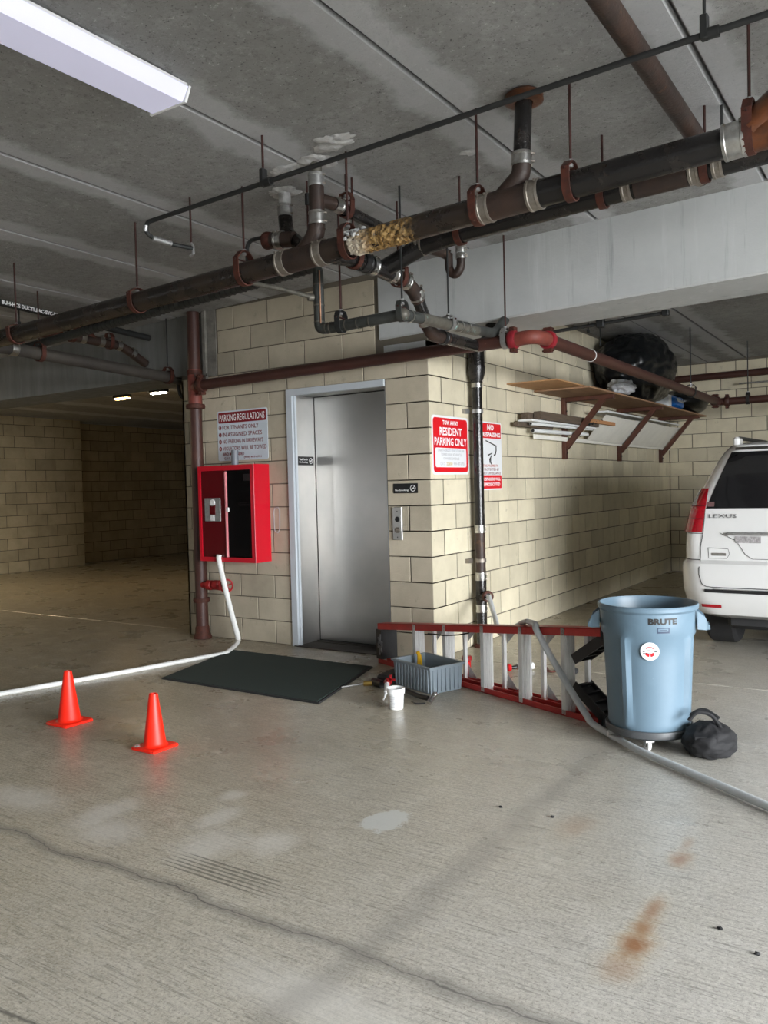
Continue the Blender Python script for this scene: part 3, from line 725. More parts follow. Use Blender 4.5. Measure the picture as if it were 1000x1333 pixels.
# -- P-trap
t = thing('drain_trap', 'rusty U-shaped trap hanging from the ceiling in front of the concrete beam', 'pipe', (.60, -.6, 2.95))
MB().tube([(.52, -1.28, 2.90), (.46, -.75, 2.96)], .034, 12).build('pipe_run', 'black_iron', t)
MB().tube([(.46, -.78, 2.955), (.50, -.62, 2.95), (.53, -.60, 2.93)], .036, 12, .03).build('hub', 'brown_iron', t)
MB().tube([(.53, -.60, 2.94), (.53, -.60, 2.83), (.575, -.60, 2.785), (.622, -.60, 2.83), (.622, -.60, 2.93)], .029, 14, .05).build('bend', 'brown_iron', t)
MB().tube([(.622, -.60, 2.91), (.622, -.60, cz(.62, -.6))], .027, 12).build('stub', 'pvc', t, label='pale vertical stub')
coupling(t, (.622, -.60, 2.955), (0, 0, 1), .029, .04); coupling(t, (.622, -.60, 2.91), (0, 0, 1), .029, .035)

# -- wrapped pipe
t = thing('wrapped_pipe', 'grey taped pipe that drops, runs level past the wall and turns under the beam', 'pipe', (-.03, -1.4, 2.77))
MB().tube([(-3.3, -1.4, 2.60), (-.03, -1.4, 2.775), (.025, -1.4, 2.76), (.028, -1.4, 2.385), (.08, -1.4, 2.378), (.65, -1.4, 2.390), (.65, -1.34, 2.392), (.65, -.16, 2.45), (.65, .02, 2.577)], .034, 14, .07).build('pipe_run', 'wrap', t)
rg = MB()
for k in range(46):
    x = -2.3+k*.05; rg.band((x, -1.4, lerp(2.60, 2.775, (x+3.3)/3.27)), (1, .0, .05), .035, .008, .003, 10)
rg.build('tape_ridges', 'black_plastic', t, kind='stuff')
rg = MB()
for z in (2.66, 2.53, 2.425): rg.band((.028, -1.4, z), (0, 0, 1), .035, .008, .002, 12)
for x in (.09, .12, .24, .33, .42): rg.band((x, -1.4, 2.38), (1, 0, 0), .035, .006, .002, 12)
rg.build('tape_ring', 'copper_green', t, kind='stuff')
MB().tube([(.65, -1.2, 2.398), (.65, -.45, 2.43)], .036, 14).build('pipe_run', 'copper_green', t, label='tarnished copper length with teal stain')
for y in (-1.33, -.78, -.70, -.60): MB().band((.65, y, 2.392+(y+1.33)*.05), (0, 1, 0), .0365, .012, .004, 14).build('coupling', 'steel', t)
MB().cyl((.056, -1.425, 2.74), (.056, -1.425, 2.41), .005, n=8).build('strip', 'copper', t, label='bare copper strip')
MB().sphere((.65, -1.40, 2.39), .040, 14, 8).build('joint_patch', 'copper_green', t)
MB().tube([(-.10, -1.90, 2.60), (-.06, -1.62, 2.60), (.0, -1.43, 2.58)], .014, 10).cyl((-.02, -1.45, 2.58), (.0, -1.42, 2.58), .024, n=10).build('side_tube', 'copper_green', t, label='thin tube with teal fitting')
clevis(.195, -1.4, 2.38, .036, 'grey clevis hanger on the level run of the taped pipe', 'taped pipe hangers', strap='conduit', rod='rust_rod', zr=2.47)
clevis(.65, -.84, 2.415, .038, 'thin rod hanger at the tarnished copper length before the beam', 'taped pipe hangers', ax=(0, 1, 0), strap='zinc', rod='conduit', zr=2.47)
clevis(.645, -1.4, 2.392, .036, 'thin dark rod dropping to the corner of the taped pipe', 'taped pipe hangers', strap='wrap', rod='conduit', zr=2.47)

# -- sprinkler pipe
zs = 2.378
sp = thing('sprinkler_pipe', 'brown-red sprinkler pipe crossing above the elevator and turning along the side wall', 'pipe', (-2.4, -.15, 2.34))
MB().tube([(-2.36, -.15, 2.342), (.80, -.15, zs+.012)], .047, 20).build('pipe_run', 'sprinkler', sp)
MB().tube([(.80, -.15, zs+.012), (.94, -.15, zs+.02), (.965, -.02, zs+.02), (.965, .05, zs+.02)], .050, 18, .09).build('elbow', 'elbow_orange', sp, label='orange-red elbow')
MB().tube([(.965, .03, zs+.018), (.97, 5.66, 2.355)], .047, 20).build('pipe_run', 'sprinkler', sp, label='length running above the shelf')
MB().tube([(.97, 5.6, 2.355), (.97, 5.74, 2.355), (1.07, 5.74, 2.355), (4.5, 5.74, 2.36)], .048, 16, .08).build('pipe_run', 'sprinkler', sp, label='length in front of the back wall')
def grooved(t, c, ax, r, m='coupling_red'):
    ax = Vector(ax).normalized(); c = Vector(c)
    o = MB().lathe([(r, -.026), (r+.014, -.026), (r+.02, -.012), (r+.02, .012), (r+.014, .026), (r, .026)], c, ax, 22, closed=True).build('grooved_coupling', m, t)
    up = Vector((0, 0, 1)); sd = ax.cross(up).normalized()
    for q in (-1, 1): MB().obox(c+up*q*(r+.027), ax*.018, sd*.03, up*.014).cyl(c+up*q*(r+.028)-sd*.045, c+up*q*(r+.028)+sd*.045, .007, n=8).build('bolt_lug', 'rust', o)
grooved(sp, (.79, -.15, zs+.012), (1, 0, 0), .048)
grooved(sp, (.965, .06, zs+.018), (0, 1, 0), .048)
grooved(sp, (.97, 5.58, 2.355), (0, 1, 0), .048, 'sprinkler'); grooved(sp, (1.08, 5.74, 2.355), (1, 0, 0), .048, 'sprinkler')
grooved(sp, (-2.30, -.15, 2.343), (1, 0, 0), .048, 'rust')
MB().band((.965, .95, 2.39), (0, 1, 0), .0475, .012, .003, 16).build('band', 'pvc', sp)
clevis(.73, -.15, zs+.012, .048, 'rod hanger holding the brown-red sprinkler pipe beside its red coupling', 'sprinkler pipe hangers', strap='zinc', rod='rust_rod', zr=zs+.10, ztop=cz(.73, -.15))
for y, la in ((4.3, 'thin rod hanger on the sprinkler pipe above the blue bag'),):
    clevis(.968, y, 2.36, .048, la, 'sprinkler pipe hangers', ax=(0, 1, 0), strap='conduit', rod='conduit', zr=2.45)
clevis(1.33, 5.74, 2.355, .048, 'thin rod hanger on the sprinkler pipe in front of the back wall', 'sprinkler pipe hangers', strap='conduit', rod='conduit', zr=2.45)
# riser of the sprinkler system
rs = thing('fire_riser', 'dark red standpipe standing on the floor left of the elevator wall', 'pipe', (-2.44, -.10, 0))
XR, YR = -2.445, -.095
MB().tube([(XR, YR, .03), (XR, YR, 3.03)], .057, 20).build('pipe_run', 'sprinkler', rs)
MB().lathe([(.058, .0), (.085, 0), (.085, .02), (.068, .05), (.066, .10), (.058, .12)], (XR, YR, .002), n=22).build('floor_flange', 'rust', rs)
MB().lathe([(.058, -.02), (.075, -.02), (.078, 0), (.075, .02), (.058, .02)], (XR, YR, .36), n=22, closed=True).build('grooved_coupling', 'rust', rs)
MB().tube([(XR, YR, 2.14), (XR, YR, 2.50)], .064, 20).tube([(XR, YR, 2.33), (-2.31, -.14, 2.342)], .058, 18).build('tee_fitting', 'elbow_orange', rs, label='orange-red tee')
MB().lathe([(.058, -.025), (.086, -.02), (.09, 0), (.086, .02), (.058, .025)], (XR, YR, 2.16), n=22, closed=True).build('grooved_coupling', 'rust', rs)
MB().lathe([(.058, -.02), (.07, -.02), (.072, 0), (.07, .02), (.058, .02)], (XR, YR, 2.47), n=22, closed=True).build('grooved_coupling', 'rust', rs)
b = MB()
for k in range(14): b.tube([(XR+.05+.012*k, -.14-.01*math.sin(k*2), 2.43+.02*math.sin(k*1.7)), (XR+.06+.012*k, -.15, 2.40+.025*math.cos(k))], .005, 6)
b.build('wire_tangle', 'wire', rs, kind='stuff')
# valve below the cabinet
vl = thing('hose_valve', 'red hose valve with a round handwheel sticking out below the fire cabinet', 'valve', (-2.35, -.12, .515))
MB().tube([(-2.40, -.12, .505), (-2.17, -.13, .515)], .028, 14).lathe([(.03, -.03), (.045, -.02), (.045, .03), (.03, .04)], (-2.31, -.12, .508), (1, 0, 0), 16, cap=True).lathe([(.03, -.04), (.046, -.03), (.046, .03), (.03, .04)], (-2.2, -.13, .513), (1, 0, 0), 16, cap=True).build('valve_body', 'valve_red', vl)
MB().cyl((-2.17, -.13, .515), (-2.08, -.16, .517), .012, n=10).build('stem', 'valve_red', vl)
hw = MB(); HC = Vector((-2.05, -.17, .518)); HA = Vector((.75, -.66, 0)).normalized(); HU = Vector((0, 0, 1)); HS = HA.cross(HU)
hw.tube([HC+(HU*math.cos(a)+HS*math.sin(a))*.056 for a in [2*PI*k/24 for k in range(25)]], .008, 8)
for k in range(5):
    a = 2*PI*k/5; hw.cyl(HC, HC+(HU*math.cos(a)+HS*math.sin(a))*.055, .006, n=6)
hw.cyl(HC-HA*.012, HC+HA*.012, .016, n=10).build('handwheel', 'valve_red', vl)

# -- black drain stack on the side wall
t = thing('wall_drain_pipe', 'vertical black drain pipe strapped to the side wall between the red signs', 'pipe', (.10, .66, 0))
PX, PY = .085, .66
MB().tube([(PX, PY, .98), (PX, PY, 2.24)], .042, 18).build('pipe_run', 'black_iron', t)
MB().tube([(PX, PY, .60), (PX, PY, 1.0)], .042, 18).build('pipe_run', 'brown_iron', t, label='tan-brown lower length')
MB().tube([(PX, PY, 0), (PX, PY, .60)], .045, 18).tube([(PX, PY, .42), (PX+.085, PY-.07, .44)], .038, 14).build('cleanout_tee', 'black_iron', t)
MB().lathe([(.03, 0), (.046, 0), (.05, .02), (.046, .035), (.04, .035)], (PX+.115, PY-.095, .445), (-.75, .62, 0), 18).build('open_hub', 'rust', t)
MB().lathe([(.043, 0), (.05, .03), (.07, .10), (.075, .16)], (PX, PY, 2.20), n=18).tube([(PX, PY, 2.34), (PX, PY, 2.575)], .07, 14).build('reducer', 'black_iron', t)
for z in (2.215, 1.0, .60, .33): coupling(t, (PX, PY, z), (0, 0, 1), .044, .065)
for z, mm in ((1.985, 'zinc'), (.735, 'dull_steel')):
    MB().band((PX, PY, z), (0, 0, 1), .043, .03, .006, 18).box((0, PY-.115, z-.018), (.035, PY-.04, z+.018)).box((.03, PY+.04, z-.012), (.09, PY+.085, z+.012)).build('wall_clamp', mm, t)
MB().lathe([(.046, 0), (.07, 0), (.07, .02), (.046, .03)], (PX, PY, .001), n=16).build('floor_collar', 'rust', t)

# -- pipes at the upper left
t = thing('drain_pipe', 'dusty dark pipe sloping down at the left under the beam', 'pipe', (-2.85, -1.8, 2.55))
MB().tube([(-2.85, -1.93, 2.53), (-2.85, -1.75, 2.55), (-2.85, 1.6, 2.40)], .052, 16, .05).build('pipe_run', 'dust_top', t)
coupling(t, (-2.85, -1.66, 2.548), (0, 1, -.04), .054, .06)
clevis(-2.85, -1.42, 2.535, .056, 'rust strap hanger on the dusty pipe at the left edge', 'left bay hangers', ax=(0, 1, 0), zr=2.63)
clevis(-2.85, -.05, 2.475, .056, 'clevis hanger on the dusty pipe just before the left beam', 'left bay hangers', ax=(0, 1, 0), zr=2.57, rod='conduit')
t = thing('drain_branch', 'brown cone reducer and shiny couplings in a chain at the upper left', 'pipe', (-3.2, -1.2, 2.76))
MB().tube([(-3.2, -1.40, 2.76), (-3.2, -1.02, 2.80), (-3.2, -.97, 2.80)], [.012, .055, .05], 14).build('reducer', 'rust', t, label='rust-orange cone')
MB().tube([(-3.2, -.98, 2.80), (-3.2, -.30, 2.78), (-3.2, -.01, 2.64)], .042, 14, .08).build('pipe_run', 'brown_iron', t)
MB().tube([(-3.2, -.60, 2.79), (-3.2, -.80, 2.93)], .036, 12).build('branch', 'rust', t)
for y, z in ((-.95, 2.80), (-.74, 2.797), (-.54, 2.79), (-.34, 2.78), (-.17, 2.73)): coupling(t, (-3.2, y, z), (0, 1, -.05 if y < -.2 else -.5), .044, .05)
clevis(-3.2, -.85, 2.80, .046, 'orange strap hanger beside the cone reducer at the upper left', 'left bay hangers', ax=(0, 1, 0), zr=2.89)
clevis(-3.2, -.44, 2.785, .046, 'orange strap hanger among the shiny couplings at the upper left', 'left bay hangers', ax=(0, 1, 0), zr=2.88, rod='zinc')
t = thing('lettered_pipe', 'dark plastic pipe with a row of white printed letters at the far left', 'pipe', (-3.13, -1.9, 2.96))
MB().tube([(-3.13, -1.9, 2.985), (-3.13, -.02, 2.885)], .03, 12).build('pipe_run', 'conduit', t)
lt = MB(); lettering(lt, 'BUH-HCS DUCTILEAC-SVC-DUE', (-3.0985, -1.58, 2.950), (0, .9986, -.053), (0, 0, 1), .56, .034, .05)
lt.build('lettering', 'ink_white', t)
for x, y, la in ((-3.45, -1.2, 'thin bare rod hanging left of the lettered pipe'), (-3.42, -.72, 'thin dark rod with a clip right of the lettered pipe'), (-3.3, -.62, 'short rod with a pale clip near the cone reducer')):
    t = thing('hanging_rod', la, 'rod', (x, y, 2.9), 'loose rods at the upper left')
    MB().cyl((x, y, 2.86), (x, y, cz(x, y)), .006, n=8).build('rod', 'conduit', t)
    MB().bbox((x-.012, y-.012, 2.86), (x+.012, y+.012, 2.91), .004).build('clip', 'zinc' if x == -3.3 else 'conduit', t)
pipe('drain_pipe', 'conduit', [(-4.2, -2.2, 2.85), (-4.15, -.02, 2.75)], .045, 'dark pipe in the shadow behind the lettered pipe at the far left')
pipe('conduit', 'conduit', [(-3.1, .3, 2.49), (-3.1, .34, 2.33), (-2.9, 1.0, 2.31), (-2.8, 2.6, 2.31)], .018, 'thin dark conduit bending under the left beam', 'conduit', .04)

# -- pipes in the right bay
t = thing('conduit', 'thin black conduit along the far side of the beam above the shelf', 'conduit', (.5, .8, 2.585))
MB().tube([(.3, .78, 2.57), (1.62, .78, 2.62)], .014, 10).build('pipe_run', 'conduit', t)
MB().bbox((1.08, .75, 2.57), (1.14, .81, 2.64), .006).bbox((1.58, .755, 2.595), (1.63, .805, 2.64), .006).build('junction_box', 'conduit', t)
for i, (x, y, z, la) in enumerate(((.17, 3.17, 2.98, 'short dark rod hanging behind the black bag, the left one'), (.19, 3.5, 2.88, 'longer dark rod hanging left of the black garbage bag'))):
    MBx = MB().cyl((x, y, z), (x, y, cz(x, y)), .008, n=8).cyl((x, y, z), (x, y, z+.03), .014, n=6)
    tag(MBx.build('hanging_rod', 'conduit'), la, 'rod')
pipe('sprinkler_pipe', 'sprinkler', [(.0, 6.98, 2.83), (4.5, 6.98, 2.86)], .05, 'upper brown pipe running along the top of the back wall')
pipe('conduit', 'zinc', [(1.0, 7.0, 2.70), (4.5, 7.0, 2.71)], .012, 'thin pale conduit between the two brown pipes on the back wall', 'conduit')

# ceiling patches
for i, (x, y, rx, ry, la) in enumerate(((.475, YM, .12, .10, 'round whitish plaster patch around the brown riser'), (.70, -2.12, .13, .10, 'large rough white plaster patch beside the thin conduit'), (.07, -1.76, .10, .09, 'plaster patch around the black cleanout riser'), (.28, -2.0, .12, .07, 'smeared plaster patch on the panel joint'), (1.19, -1.55, .05, .04, 'small round white plug in the ceiling'), (2.28, -2.9, .16, .12, 'rough whitish scar in the ceiling at the top right'), (.05, -.55, .06, .05, 'small white ceiling plug above the elevator wall'))):
    m_ = MB(); n = 56
    def pt(k, s_): 
        a = 2*PI*k/n; q = .95+.55*noise.noise(Vector((math.cos(a)*1.2+i*7, math.sin(a)*1.2, 0)))+.22*noise.noise(Vector((math.cos(a)*4+i*7, math.sin(a)*4, 0)))
        X, Y = x+rx*s_*q*math.cos(a), y+ry*s_*q*math.sin(a)
        return (X, Y, cz(X, Y)-(.012+.010*noise.noise(Vector((X*22, Y*22, i))))*(1-s_**3)*min(1, rx/.1)-.0008)
    m_.rings([[pt(k, s_) for k in range(n)] for s_ in (1, .97, .9, .8, .7, .6, .5, .4, .3, .2, .1, .04)])
    tag(m_.build('ceiling_patch', 'plaster', ang=180), la, 'patch', 'plaster patches on the ceiling')

# ================================================================ light fixtures
t = thing('ceiling_light', 'long white wraparound ceiling light at the top left', 'light', (.46, -3.6, 3.12))
y0, y1 = -4.22, -2.99
MB().box((.35, y0, 3.125), (.56, y1, 3.15)).build('housing', 'white', t, smooth=False)
pr = [(.333, 3.128), (.333, 3.085), (.345, 3.072), (.535, 3.072), (.548, 3.085), (.575, 3.128)]
MB().rings([[(x, y, z) for x, z in pr] for y in (y0+.01, y1-.01)]).build('diffuser', 'diffuser', t)
for y in (y0, y1-.012): MB().prism([(.328, y, 3.13), (.328, y, 3.068), (.552, y, 3.068), (.582, y, 3.13)], (0, .012, 0)).build('end_cap', 'white', t, smooth=False)
for i, (x, y, m_, la) in enumerate(((-6.75, 2.6, 'warm_lamp', 'small warm lamp glowing in the dark bay at the left'), (-5.85, 2.5, 'cool_lamp', 'small white lamp glowing in the dark bay right of the warm one'))):
    t = thing('ceiling_light', la, 'light', (x, y, 2.78), 'small lamps in the dark bay')
    MB().bbox((x-.16, y-.05, 2.78), (x+.16, y+.05, 2.83), .01).build('housing', 'conduit', t)
    MB().bbox((x-.14, y-.035, 2.765), (x+.14, y+.035, 2.78), .006).build('diffuser', m_, t)
    MB().cyl((x, y, 2.83), (x, y, cz(x, y)), .01, n=8).build('stem', 'conduit', t)
t = thing('ceiling_light', 'fluorescent batten light over the far left block wall', 'light', (-9.5, -.2, 2.98))
MB().bbox((-9.6, -1.2, 2.80), (-9.4, 0, 2.86), .01).build('housing', 'white', t)
MB().cyl((-9.5, -.7, 2.86), (-9.5, -.7, cz(-9.5, -.7)), .01, n=8).build('stem', 'conduit', t)
MB().bbox((-9.58, -1.18, 2.76), (-9.42, -.02, 2.80), .01).build('diffuser', emis('batten_lamp', (1., .80, .50), 120), t)

# ================================================================ cabinet and signs
t = thing('fire_hose_cabinet', 'red metal fire hose cabinet with glass front on the block wall', 'cabinet', (-2.0, -.1, 1.17))
CX0, CX1, CY, CZ0, CZ1 = -2.335, -1.652, -.19, .737, 1.60
b = MB().box((CX0, CY, CZ0), (CX0+.012, -.001, CZ1)).box((CX1-.012, CY, CZ0), (CX1, -.001, CZ1)).box((CX0+.012, CY, CZ1-.012), (CX1-.012, -.001, CZ1)).box((CX0+.012, CY, CZ0), (CX1-.012, -.001, CZ0+.012))
b.box((CX0, CY-.012, CZ0), (CX0+.03, CY, CZ1)).box((CX1-.045, CY-.012, CZ0), (CX1, CY, CZ1))
b.box((CX0+.03, CY-.012, CZ1-.045), (CX1-.045, CY, CZ1)).box((CX0+.03, CY-.012, CZ0), (CX1-.045, CY, CZ0+.04))
b.build('cabinet_body', 'red_paint', t, smooth=False)
MB().cyl((CX1-.004, CY-.012, CZ0), (CX1-.004, CY-.012, CZ1), .004, n=8).build('corner_bead', mat('pink_worn_edge', (.75, .16, .2), .4), t, label='worn pinkish front edge')
MB().box((CX0+.012, -.02, CZ0+.012), (CX1-.012, -.008, CZ1-.012)).build('back_panel', 'black_plastic', t, smooth=False)
dv = MB().bbox((CX0+.03, CY-.004, CZ0+.04), (-2.005, CY+.006, CZ1-.045), .003).build('door_leaf', 'red_dark', t, label='dark red solid left leaf')
MB().bbox((-2.26, CY-.012, 1.10), (-2.065, CY-.004, 1.31), .003).build('latch_plate', 'zinc', dv)
MB().bbox((-2.195, CY-.016, 1.16), (-2.125, CY-.011, 1.245), .002).build('latch_recess', 'red_dark', dv)
MB().lathe([(0, .004), (.03, .004), (.034, 0)], (-2.16, CY-.012, 1.265), (0, -1, 0), 16).build('lock', 'white', dv)
MB().bbox((-2.185, CY-.018, 1.105), (-2.14, CY-.011, 1.155), .003).build('pull_tab', 'white', dv)
MB().bbox((-2.005, CY-.016, CZ0+.04), (-1.985, CY+.006, CZ1-.055), .004).build('center_stile', mat('pink_worn_strip', (.80, .25, .28), .4), t, label='worn pinkish edge strip')
MB().bbox((-1.985, CY-.022, 1.185), (-1.955, CY-.006, 1.225), .004).build('catch', 'white', t)
MB().box((-1.985, CY-.002, CZ0+.05), (CX1-.045, CY+.001, CZ1-.045)).build('glass_pane', 'pane', t, smooth=False)
b = MB().box((-1.94, -.03, 1.46), (-1.86, -.021, 1.52)).box((-1.84, -.03, 1.46), (-1.78, -.021, 1.52)).box((-1.78, -.03, 1.30), (-1.73, -.021, 1.36))
b.build('inner_label', 'ink_grey', t, smooth=False)
MB().box((-1.96, -.12, 1.36), (-1.70, -.02, 1.375)).cyl((-1.93, -.1, 1.25), (-1.72, -.1, 1.25), .018).build('hose_rack', 'black_plastic', t)
tp = thing('pipe_stub', 'short grey pipe stub standing on the fire cabinet in front of the sign', 'pipe', (-2.0, -.10, 1.60))
MB().tube([(-1.965, -.10, 1.60), (-1.965, -.10, 1.735)], .032, 18).build('pipe_run', mat('grey_pvc', (.20, .22, .25), .45), tp)

def sign(name, label, o, u, nrm, wd, ht, mplate, r=.02, group=None):
    c = Vector(o)
    t = thing(name, label, 'sign', tuple(c), group)
    rrect(MB(), c, u, (0, 0, 1), wd, ht, r, .004, nrm).build('plate', mplate, t, smooth=False)
    return t
def on_sign(t, o, u, nrm):
    o, u, nrm = Vector(o), Vector(u), Vector(nrm)
    def rect(x, z, wd, ht, m, r=.012, nm='printed_field', lvl=1, th=.0008):
        return rrect(MB(), o+u*x+Vector((0, 0, z))+nrm*(.004+.0008*(lvl-1)), u, (0, 0, 1), wd, ht, min(r, wd*.45, ht*.45), th, nrm).build(nm, m, t, smooth=False)
    def txt(s, x, z, wd, ht, m, lvl=2, bold=.02):
        b = MB(); lettering(b, s, o+u*x+Vector((0, 0, z))+nrm*(.0042+.0008*(lvl-1)), u, (0, 0, 1), wd, ht, bold); return b.build('lettering', m, t, smooth=False)
    return rect, txt
# parking regulations
o1, u1, n1 = (-2.262, 0, 1.648), (1, 0, 0), (0, -1, 0)
t = sign('parking_sign', 'white and maroon PARKING REGULATIONS sign above the fire cabinet', o1, u1, n1, .61, .457, 'sign_silver')
rect, txt = on_sign(t, o1, u1, n1)
rect(.015, .345, .58, .098, 'ink_maroon'); txt('PARKING REGULATIONS', .03, .362, .55, .062, 'ink_white', 3, .012)
for k, (s_, wd) in enumerate((('FOR TENANTS ONLY', .44), ('IN ASSIGNED SPACES', .48), ('NO PARKING IN DRIVEWAYS', .49), ('VIOLATORS WILL BE TOWED', .53))):
    z = .285-k*.064; b = MB(); c = Vector(o1)+Vector((.032, -.0042, z+.018))
    b.prism([c+Vector((.017*math.cos(a), 0, .020*math.sin(a))) for a in [2*PI*q/16 for q in range(16)]], (0, -.0006, 0)); b.build('number_disc', 'ink_maroon', t, smooth=False)
    txt(str(k+1), .026, z+.006, .011, .024, 'ink_white', 3); txt(s_, .064, z, wd, .037, 'ink_maroon', 2, .006)
txt('AND IMPOUNDED', .064, .045, .26, .030, 'ink_maroon'); txt('C.V.C. 22658', .075, .010, .17, .022, 'ink_maroon'); txt('(949) 497-0701', .32, .012, .21, .022, 'ink_maroon')
# resident parking only
o2, u2, n2 = (0, .03, 1.46), (0, 1, 0), (1, 0, 0)
t = sign('parking_sign', 'red RESIDENT PARKING ONLY tow-away sign near the wall corner', o2, u2, n2, .61, .47, 'sign_white', .03)
rect, txt = on_sign(t, o2, u2, n2)
rect(.018, .018, .574, .434, 'ink_red', .03); rect(.045, .058, .52, .155, 'sign_white', .02, lvl=2)
txt('TOW AWAY', .17, .398, .26, .036, 'ink_white', 3, .03); txt('RESIDENT', .12, .312, .37, .066, 'ink_white', 3, .022); txt('PARKING ONLY', .035, .232, .54, .064, 'ink_white', 3, .022)
for k, (s_, wd) in enumerate((('UNAUTHORIZED VEHICLES WILL BE', .44), ('TOWED AWAY AT VEHICLE', .34), ('OWNERS EXPENSE', .27))):
    txt(s_, .305-wd/2, .182-k*.032, wd, .020, 'ink_grey', 4, 0)
txt('C.V.C.', .12, .074, .08, .024, 'ink_grey', 4, 0); txt('22658', .22, .074, .10, .024, 'ink_gold', 4, .02); txt('949 497-0701', .34, .074, .19, .024, 'ink_grey', 4, 0)
# no trespassing
o3, u3, n3 = (0, .828, 1.322), (0, 1, 0), (1, 0, 0)
t = sign('warning_sign', 'red and white NO TRESPASSING camera surveillance sign behind the drain pipe', o3, u3, n3, .457, .60, 'sign_white', .02)
rect, txt = on_sign(t, o3, u3, n3)
rect(.012, .455, .433, .132, 'ink_red'); rect(.012, .012, .433, .118, 'ink_red')
txt('NO', .17, .525, .13, .052, 'ink_white', 3, .05); txt('TRESPASSING', .03, .468, .40, .040, 'ink_white', 3, .04)
b = MB(); q = lambda a, z: (.0054, .828+a, 1.322+z)
for pl in ([(.13, .43), (.14, .437), (.35, .395), (.345, .385)], [(.29, .31), (.30, .30), (.33, .31), (.35, .35), (.35, .395), (.335, .39), (.335, .35), (.32, .325)], [(.20, .27), (.245, .31), (.25, .30), (.235, .285), (.225, .24), (.21, .235)], [(.17, .31), (.26, .33), (.26, .322), (.18, .30)], [(.225, .235), (.235, .225), (.25, .24), (.255, .285), (.245, .28), (.24, .245)]):
    b.prism([q(*p) for p in pl], (.0006, 0, 0))
b.build('camera_drawing', 'ink_black', t, smooth=False)
for k, (s_, wd) in enumerate((('THIS PROPERTY', .30), ('IS PROTECTED BY', .34), ('VIDEO SURVEILLANCE', .40))): txt(s_, .228-wd/2, .203-k*.033, wd, .022, mat('print_orange_red', (.60, .10, .06), .5) if k == 0 else M['ink_maroon'], 2, .01)
txt('TRESPASSERS WILL', .04, .082, .38, .028, 'ink_white', 3, .03); txt('BE PROSECUTED', .05, .034, .36, .030, 'ink_white', 3, .03)
# no-smoking plates
def nosmoke(o, u, nrm, la, wd=.228, ht=.078):
    t = sign('no_smoking_sign', la, o, u, nrm, wd, ht, 'ink_black', .004, 'no smoking plates'); rect, txt = on_sign(t, o, u, nrm)
    O, U, N = Vector(o), Vector(u), Vector(nrm); c = O+U*(wd*.81)+Vector((0, 0, ht*.5))+N*.0048
    b = MB(); Z = Vector((0, 0, 1)); r = ht*.33
    b.lathe([(r*.8, -.0004), (r, -.0004), (r, .0004), (r*.8, .0004)], c, N, 20, closed=True)
    b.obox(c, (U+Z).normalized()*r*.85, (U-Z).normalized()*r*.1, N*.0004); b.obox(c, U*r*.5, Z*r*.12, N*.0004)
    b.build('no_smoking_symbol', 'ink_white', t, smooth=False); return txt
tx = nosmoke((-.345, 0, 1.318), (1, 0, 0), (0, -1, 0), 'black No Smoking plate on the blocks right of the elevator'); tx('No Smoking', .018, .014, .125, .018, 'ink_white')
tx = nosmoke((-1.364, .055, 1.58), (0, 1, 0), (1, 0, 0), 'black Thank You For No Smoking plate on the steel door return', .215, .078); tx('Thank You For', .012, .044, .12, .017, 'ink_white'); tx('No Smoking', .012, .018, .115, .017, 'ink_white')
# call panel
t = thing('call_button_panel', 'narrow steel elevator call panel with two round buttons', 'panel', (-.30, 0, 1.08))
MB().bbox((-.352, -.018, .945), (-.262, 0, 1.21), .004).build('face_plate', 'stainless', t)
MB().lathe([(.0, .006), (.019, .006), (.022, 0)], (-.306, -.018, 1.112), (0, -1, 0), 18).build('button', 'ink_black', t, label='black key switch')
MB().lathe([(.018, 0), (.024, 0), (.024, .006), (.018, .006)], (-.306, -.018, 1.025), (0, -1, 0), 18, closed=True).lathe([(0, .008), (.015, .008), (.017, 0)], (-.306, -.018, 1.025), (0, -1, 0), 18).build('button', 'dull_steel', t, label='grey round push button')
MB().lathe([(0, .002), (.005, .002), (.005, 0)], (-.306, -.018, 1.175), (0, -1, 0), 8).lathe([(0, .002), (.005, .002), (.005, 0)], (-.306, -.018, .968), (0, -1, 0), 8).build('screw', 'ink_black', t)
b = MB(); 
for q in ([(-1.61, 1.18), (-1.60, 1.21), (-1.56, 1.215), (-1.545, 1.19), (-1.55, 1.02), (-1.57, .99), (-1.60, 1.0), (-1.61, 1.03)],):
    b.tube([(x, -.001, z) for x, z in q+q[:1]], .004, 6)
tag(b.build('scribble_mark', 'ink_grey'), 'scratched oval mark on the block beside the fire cabinet', 'mark')

# ================================================================ hoses
def hose(name, m, pts, wd, th, label, up=(0, 0, 1)):
    # catmull-rom through the points, strip with rounded section
    P = [Vector(p) for p in pts]; q = []
    for i in range(len(P)-1):
        a = P[max(i-1, 0)]; b = P[i]; c = P[i+1]; d = P[min(i+2, len(P)-1)]
        for k in range(8):
            t = k/8; q.append(.5*((2*b)+(c-a)*t+(2*a-5*b+4*c-d)*t*t+(3*b-a-3*c+d)*t**3))
    q.append(P[-1]); return tag(MB().tube(q, wd, 12, flat=(wd, th), up=up).build(name, m), label, 'hose')
hw_ = MB()
W1 = [(-2.085, -.212, .80), (-2.085, -.215, .74), (-2.02, -.215, .50), (-1.955, -.21, .27), (-1.90, -.205, .09), (-1.885, -.215, .05)]
W2 = [(-1.885, -.215, .05), (-1.872, -.235, .035), (-1.81, -.34, .022), (-1.71, -.52, .02), (-1.69, -.60, .013), (-1.74, -.80, .012), (-1.83, -1.22, .012), (-1.91, -1.55, .012), (-1.985, -1.83, .012), (-2.06, -2.12, .012), (-2.13, -2.40, .012), (-2.25, -3.0, .012), (-2.5, -4.2, .012)]
